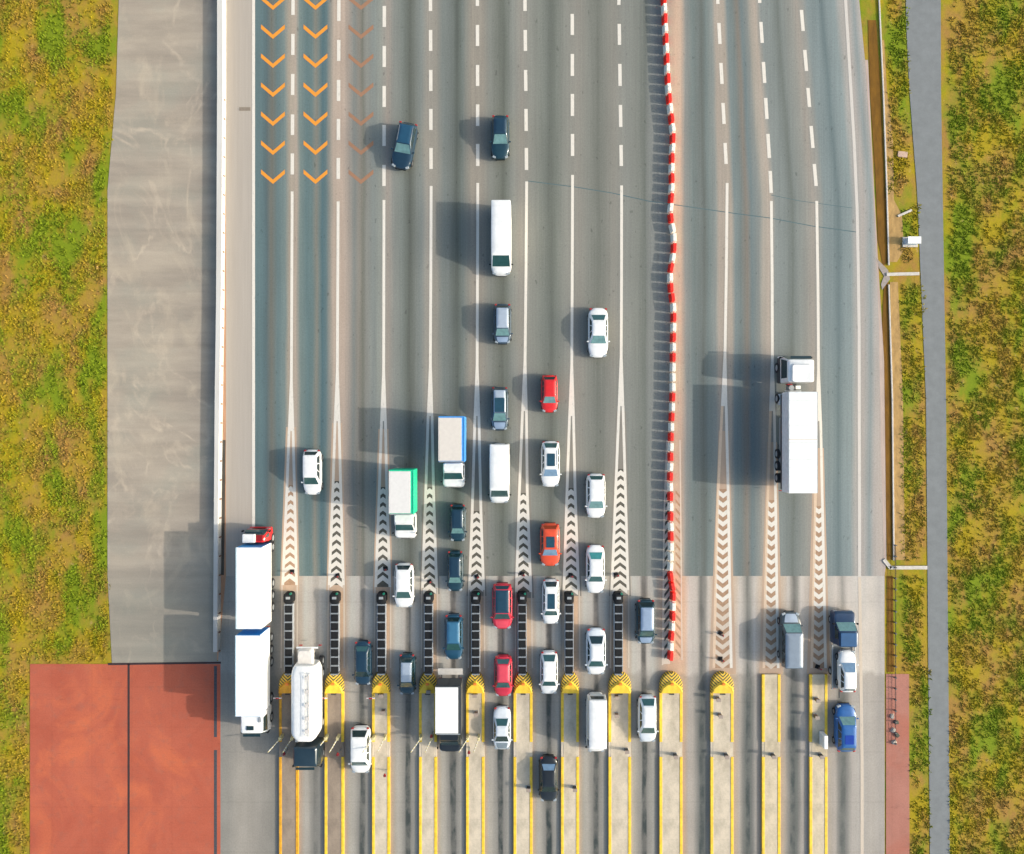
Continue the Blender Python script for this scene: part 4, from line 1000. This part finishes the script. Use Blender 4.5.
MB().box((0, 0, .06), (1.5, 1.0, .14), .02).build('plinth', PIP, q)
MB().box((0, 0, .5), (1.2, .6, .8), .04).build('housing', mat('pale_blue_metal', (.42, .52, .62), .5), q)
MB().box((0, 0, .92), (1.3, .7, .06), .02).build('lid', whitep, q)
# fence along the lower verge
q = thing('wire_fence', 'low thin dark wire fence standing along the red path and brown verge', 'fence', (0, 0, 0))
m = MB(); fy = list(range(545, 752, 11))
for a, b_ in zip(fy[:-1], fy[1:]):
    for zz in (.15, .30):
        m.cyl((*G(894.3, a), zz), (*G(894.5, b_), zz), .022, n=5)
m.build('wire', CHS, q)
for a in fy:
    X, Y = G(894.4, a); MB().box((X, Y, .18), (.16, .12, .38), .01).build('post', mat('fence_post', (.10, .10, .10), .7), q)
    m2 = None
# rubble at the end of the fence
for i, (a, b_) in enumerate(((892,716),(896,722),(893,730),(897,735),(894,742))):
    X, Y = G(a, b_); o = MB().rr([(0, -.2, .2, -.25, .25, .1), (.18, -.15, .12, -.2, .16, .1)]).build('stone', mat('dark_stone' if i % 2 else 'pale_stone', (.08,.08,.06) if i % 2 else (.45,.40,.34), .9))
    o.location = (X, Y, .008); o.rotation_euler = (0, 0, i * 1.3)
    tag(o, ['uppermost pale stone', 'upper dark stone', 'middle pale stone', 'lower dark stone', 'lowest pale stone'][i] + ' on the red verge path beside the fence', 'stone', 'loose stones on the red path')

# grass: thousands of short blades in tufts over the verges, one mesh
def tufts(name, regions, count, hmin, hmax, m, seed):
    rnd = random.Random(seed); b = bmesh.new()
    for _ in range(count):
        x0_, x1_, y0_, y1_ = rnd.choices(regions, [(q[1] - q[0]) * (q[3] - q[2]) for q in regions])[0]
        px, py = rnd.uniform(x0_, x1_), rnd.uniform(y0_, y1_)
        n_ = math.sin(px * .11 + 3 * math.sin(py * .031)) + math.sin(py * .083 + px * .05)
        if n_ < rnd.uniform(-2.4, .6): continue
        X, Y = G(px, py)
        for k_ in range(5):
            a = rnd.uniform(0, 2 * math.pi); r = rnd.uniform(.05, .3); hh = rnd.uniform(hmin, hmax)
            bx_, by_ = X + math.cos(a) * r * .4, Y + math.sin(a) * r * .4
            t_ = Vector((bx_ + math.cos(a) * r, by_ + math.sin(a) * r, hh - .03)); wv = Vector((-math.sin(a), math.cos(a), 0)) * rnd.uniform(.03, .07)
            v = [b.verts.new(Vector((bx_, by_, -.04)) - wv), b.verts.new(Vector((bx_, by_, -.04)) + wv), b.verts.new(t_ * .5 + Vector((bx_, by_, hh * .8)) * .5 + wv), b.verts.new(t_)]
            b.faces.new(v)
    me = bpy.data.meshes.new(name); b.to_mesh(me); b.free(); me.materials.append(m)
    o = bpy.data.objects.new(name, me); C.objects.link(o); return o
gm = grass_mat('grass_blades', .04)
o = tufts('grass', [(902,924,285,560),(902,924,576,670),(950,1030,-10,860),(889,908,0,200),(902,918,205,262),(912,930,670,860)], 11000, .05, .17, gm, 3)
tag(o, 'yellow green rough grass covering the right verge', 'grass', kind='stuff')
o = tufts('grass', [(-10,106,-10,662),(106,112,-10,150),(-10,28,662,860),(98,109,575,655)], 11000, .05, .17, gm, 4)
tag(o, 'dry grass along the far left side of the yard', 'grass', kind='stuff')
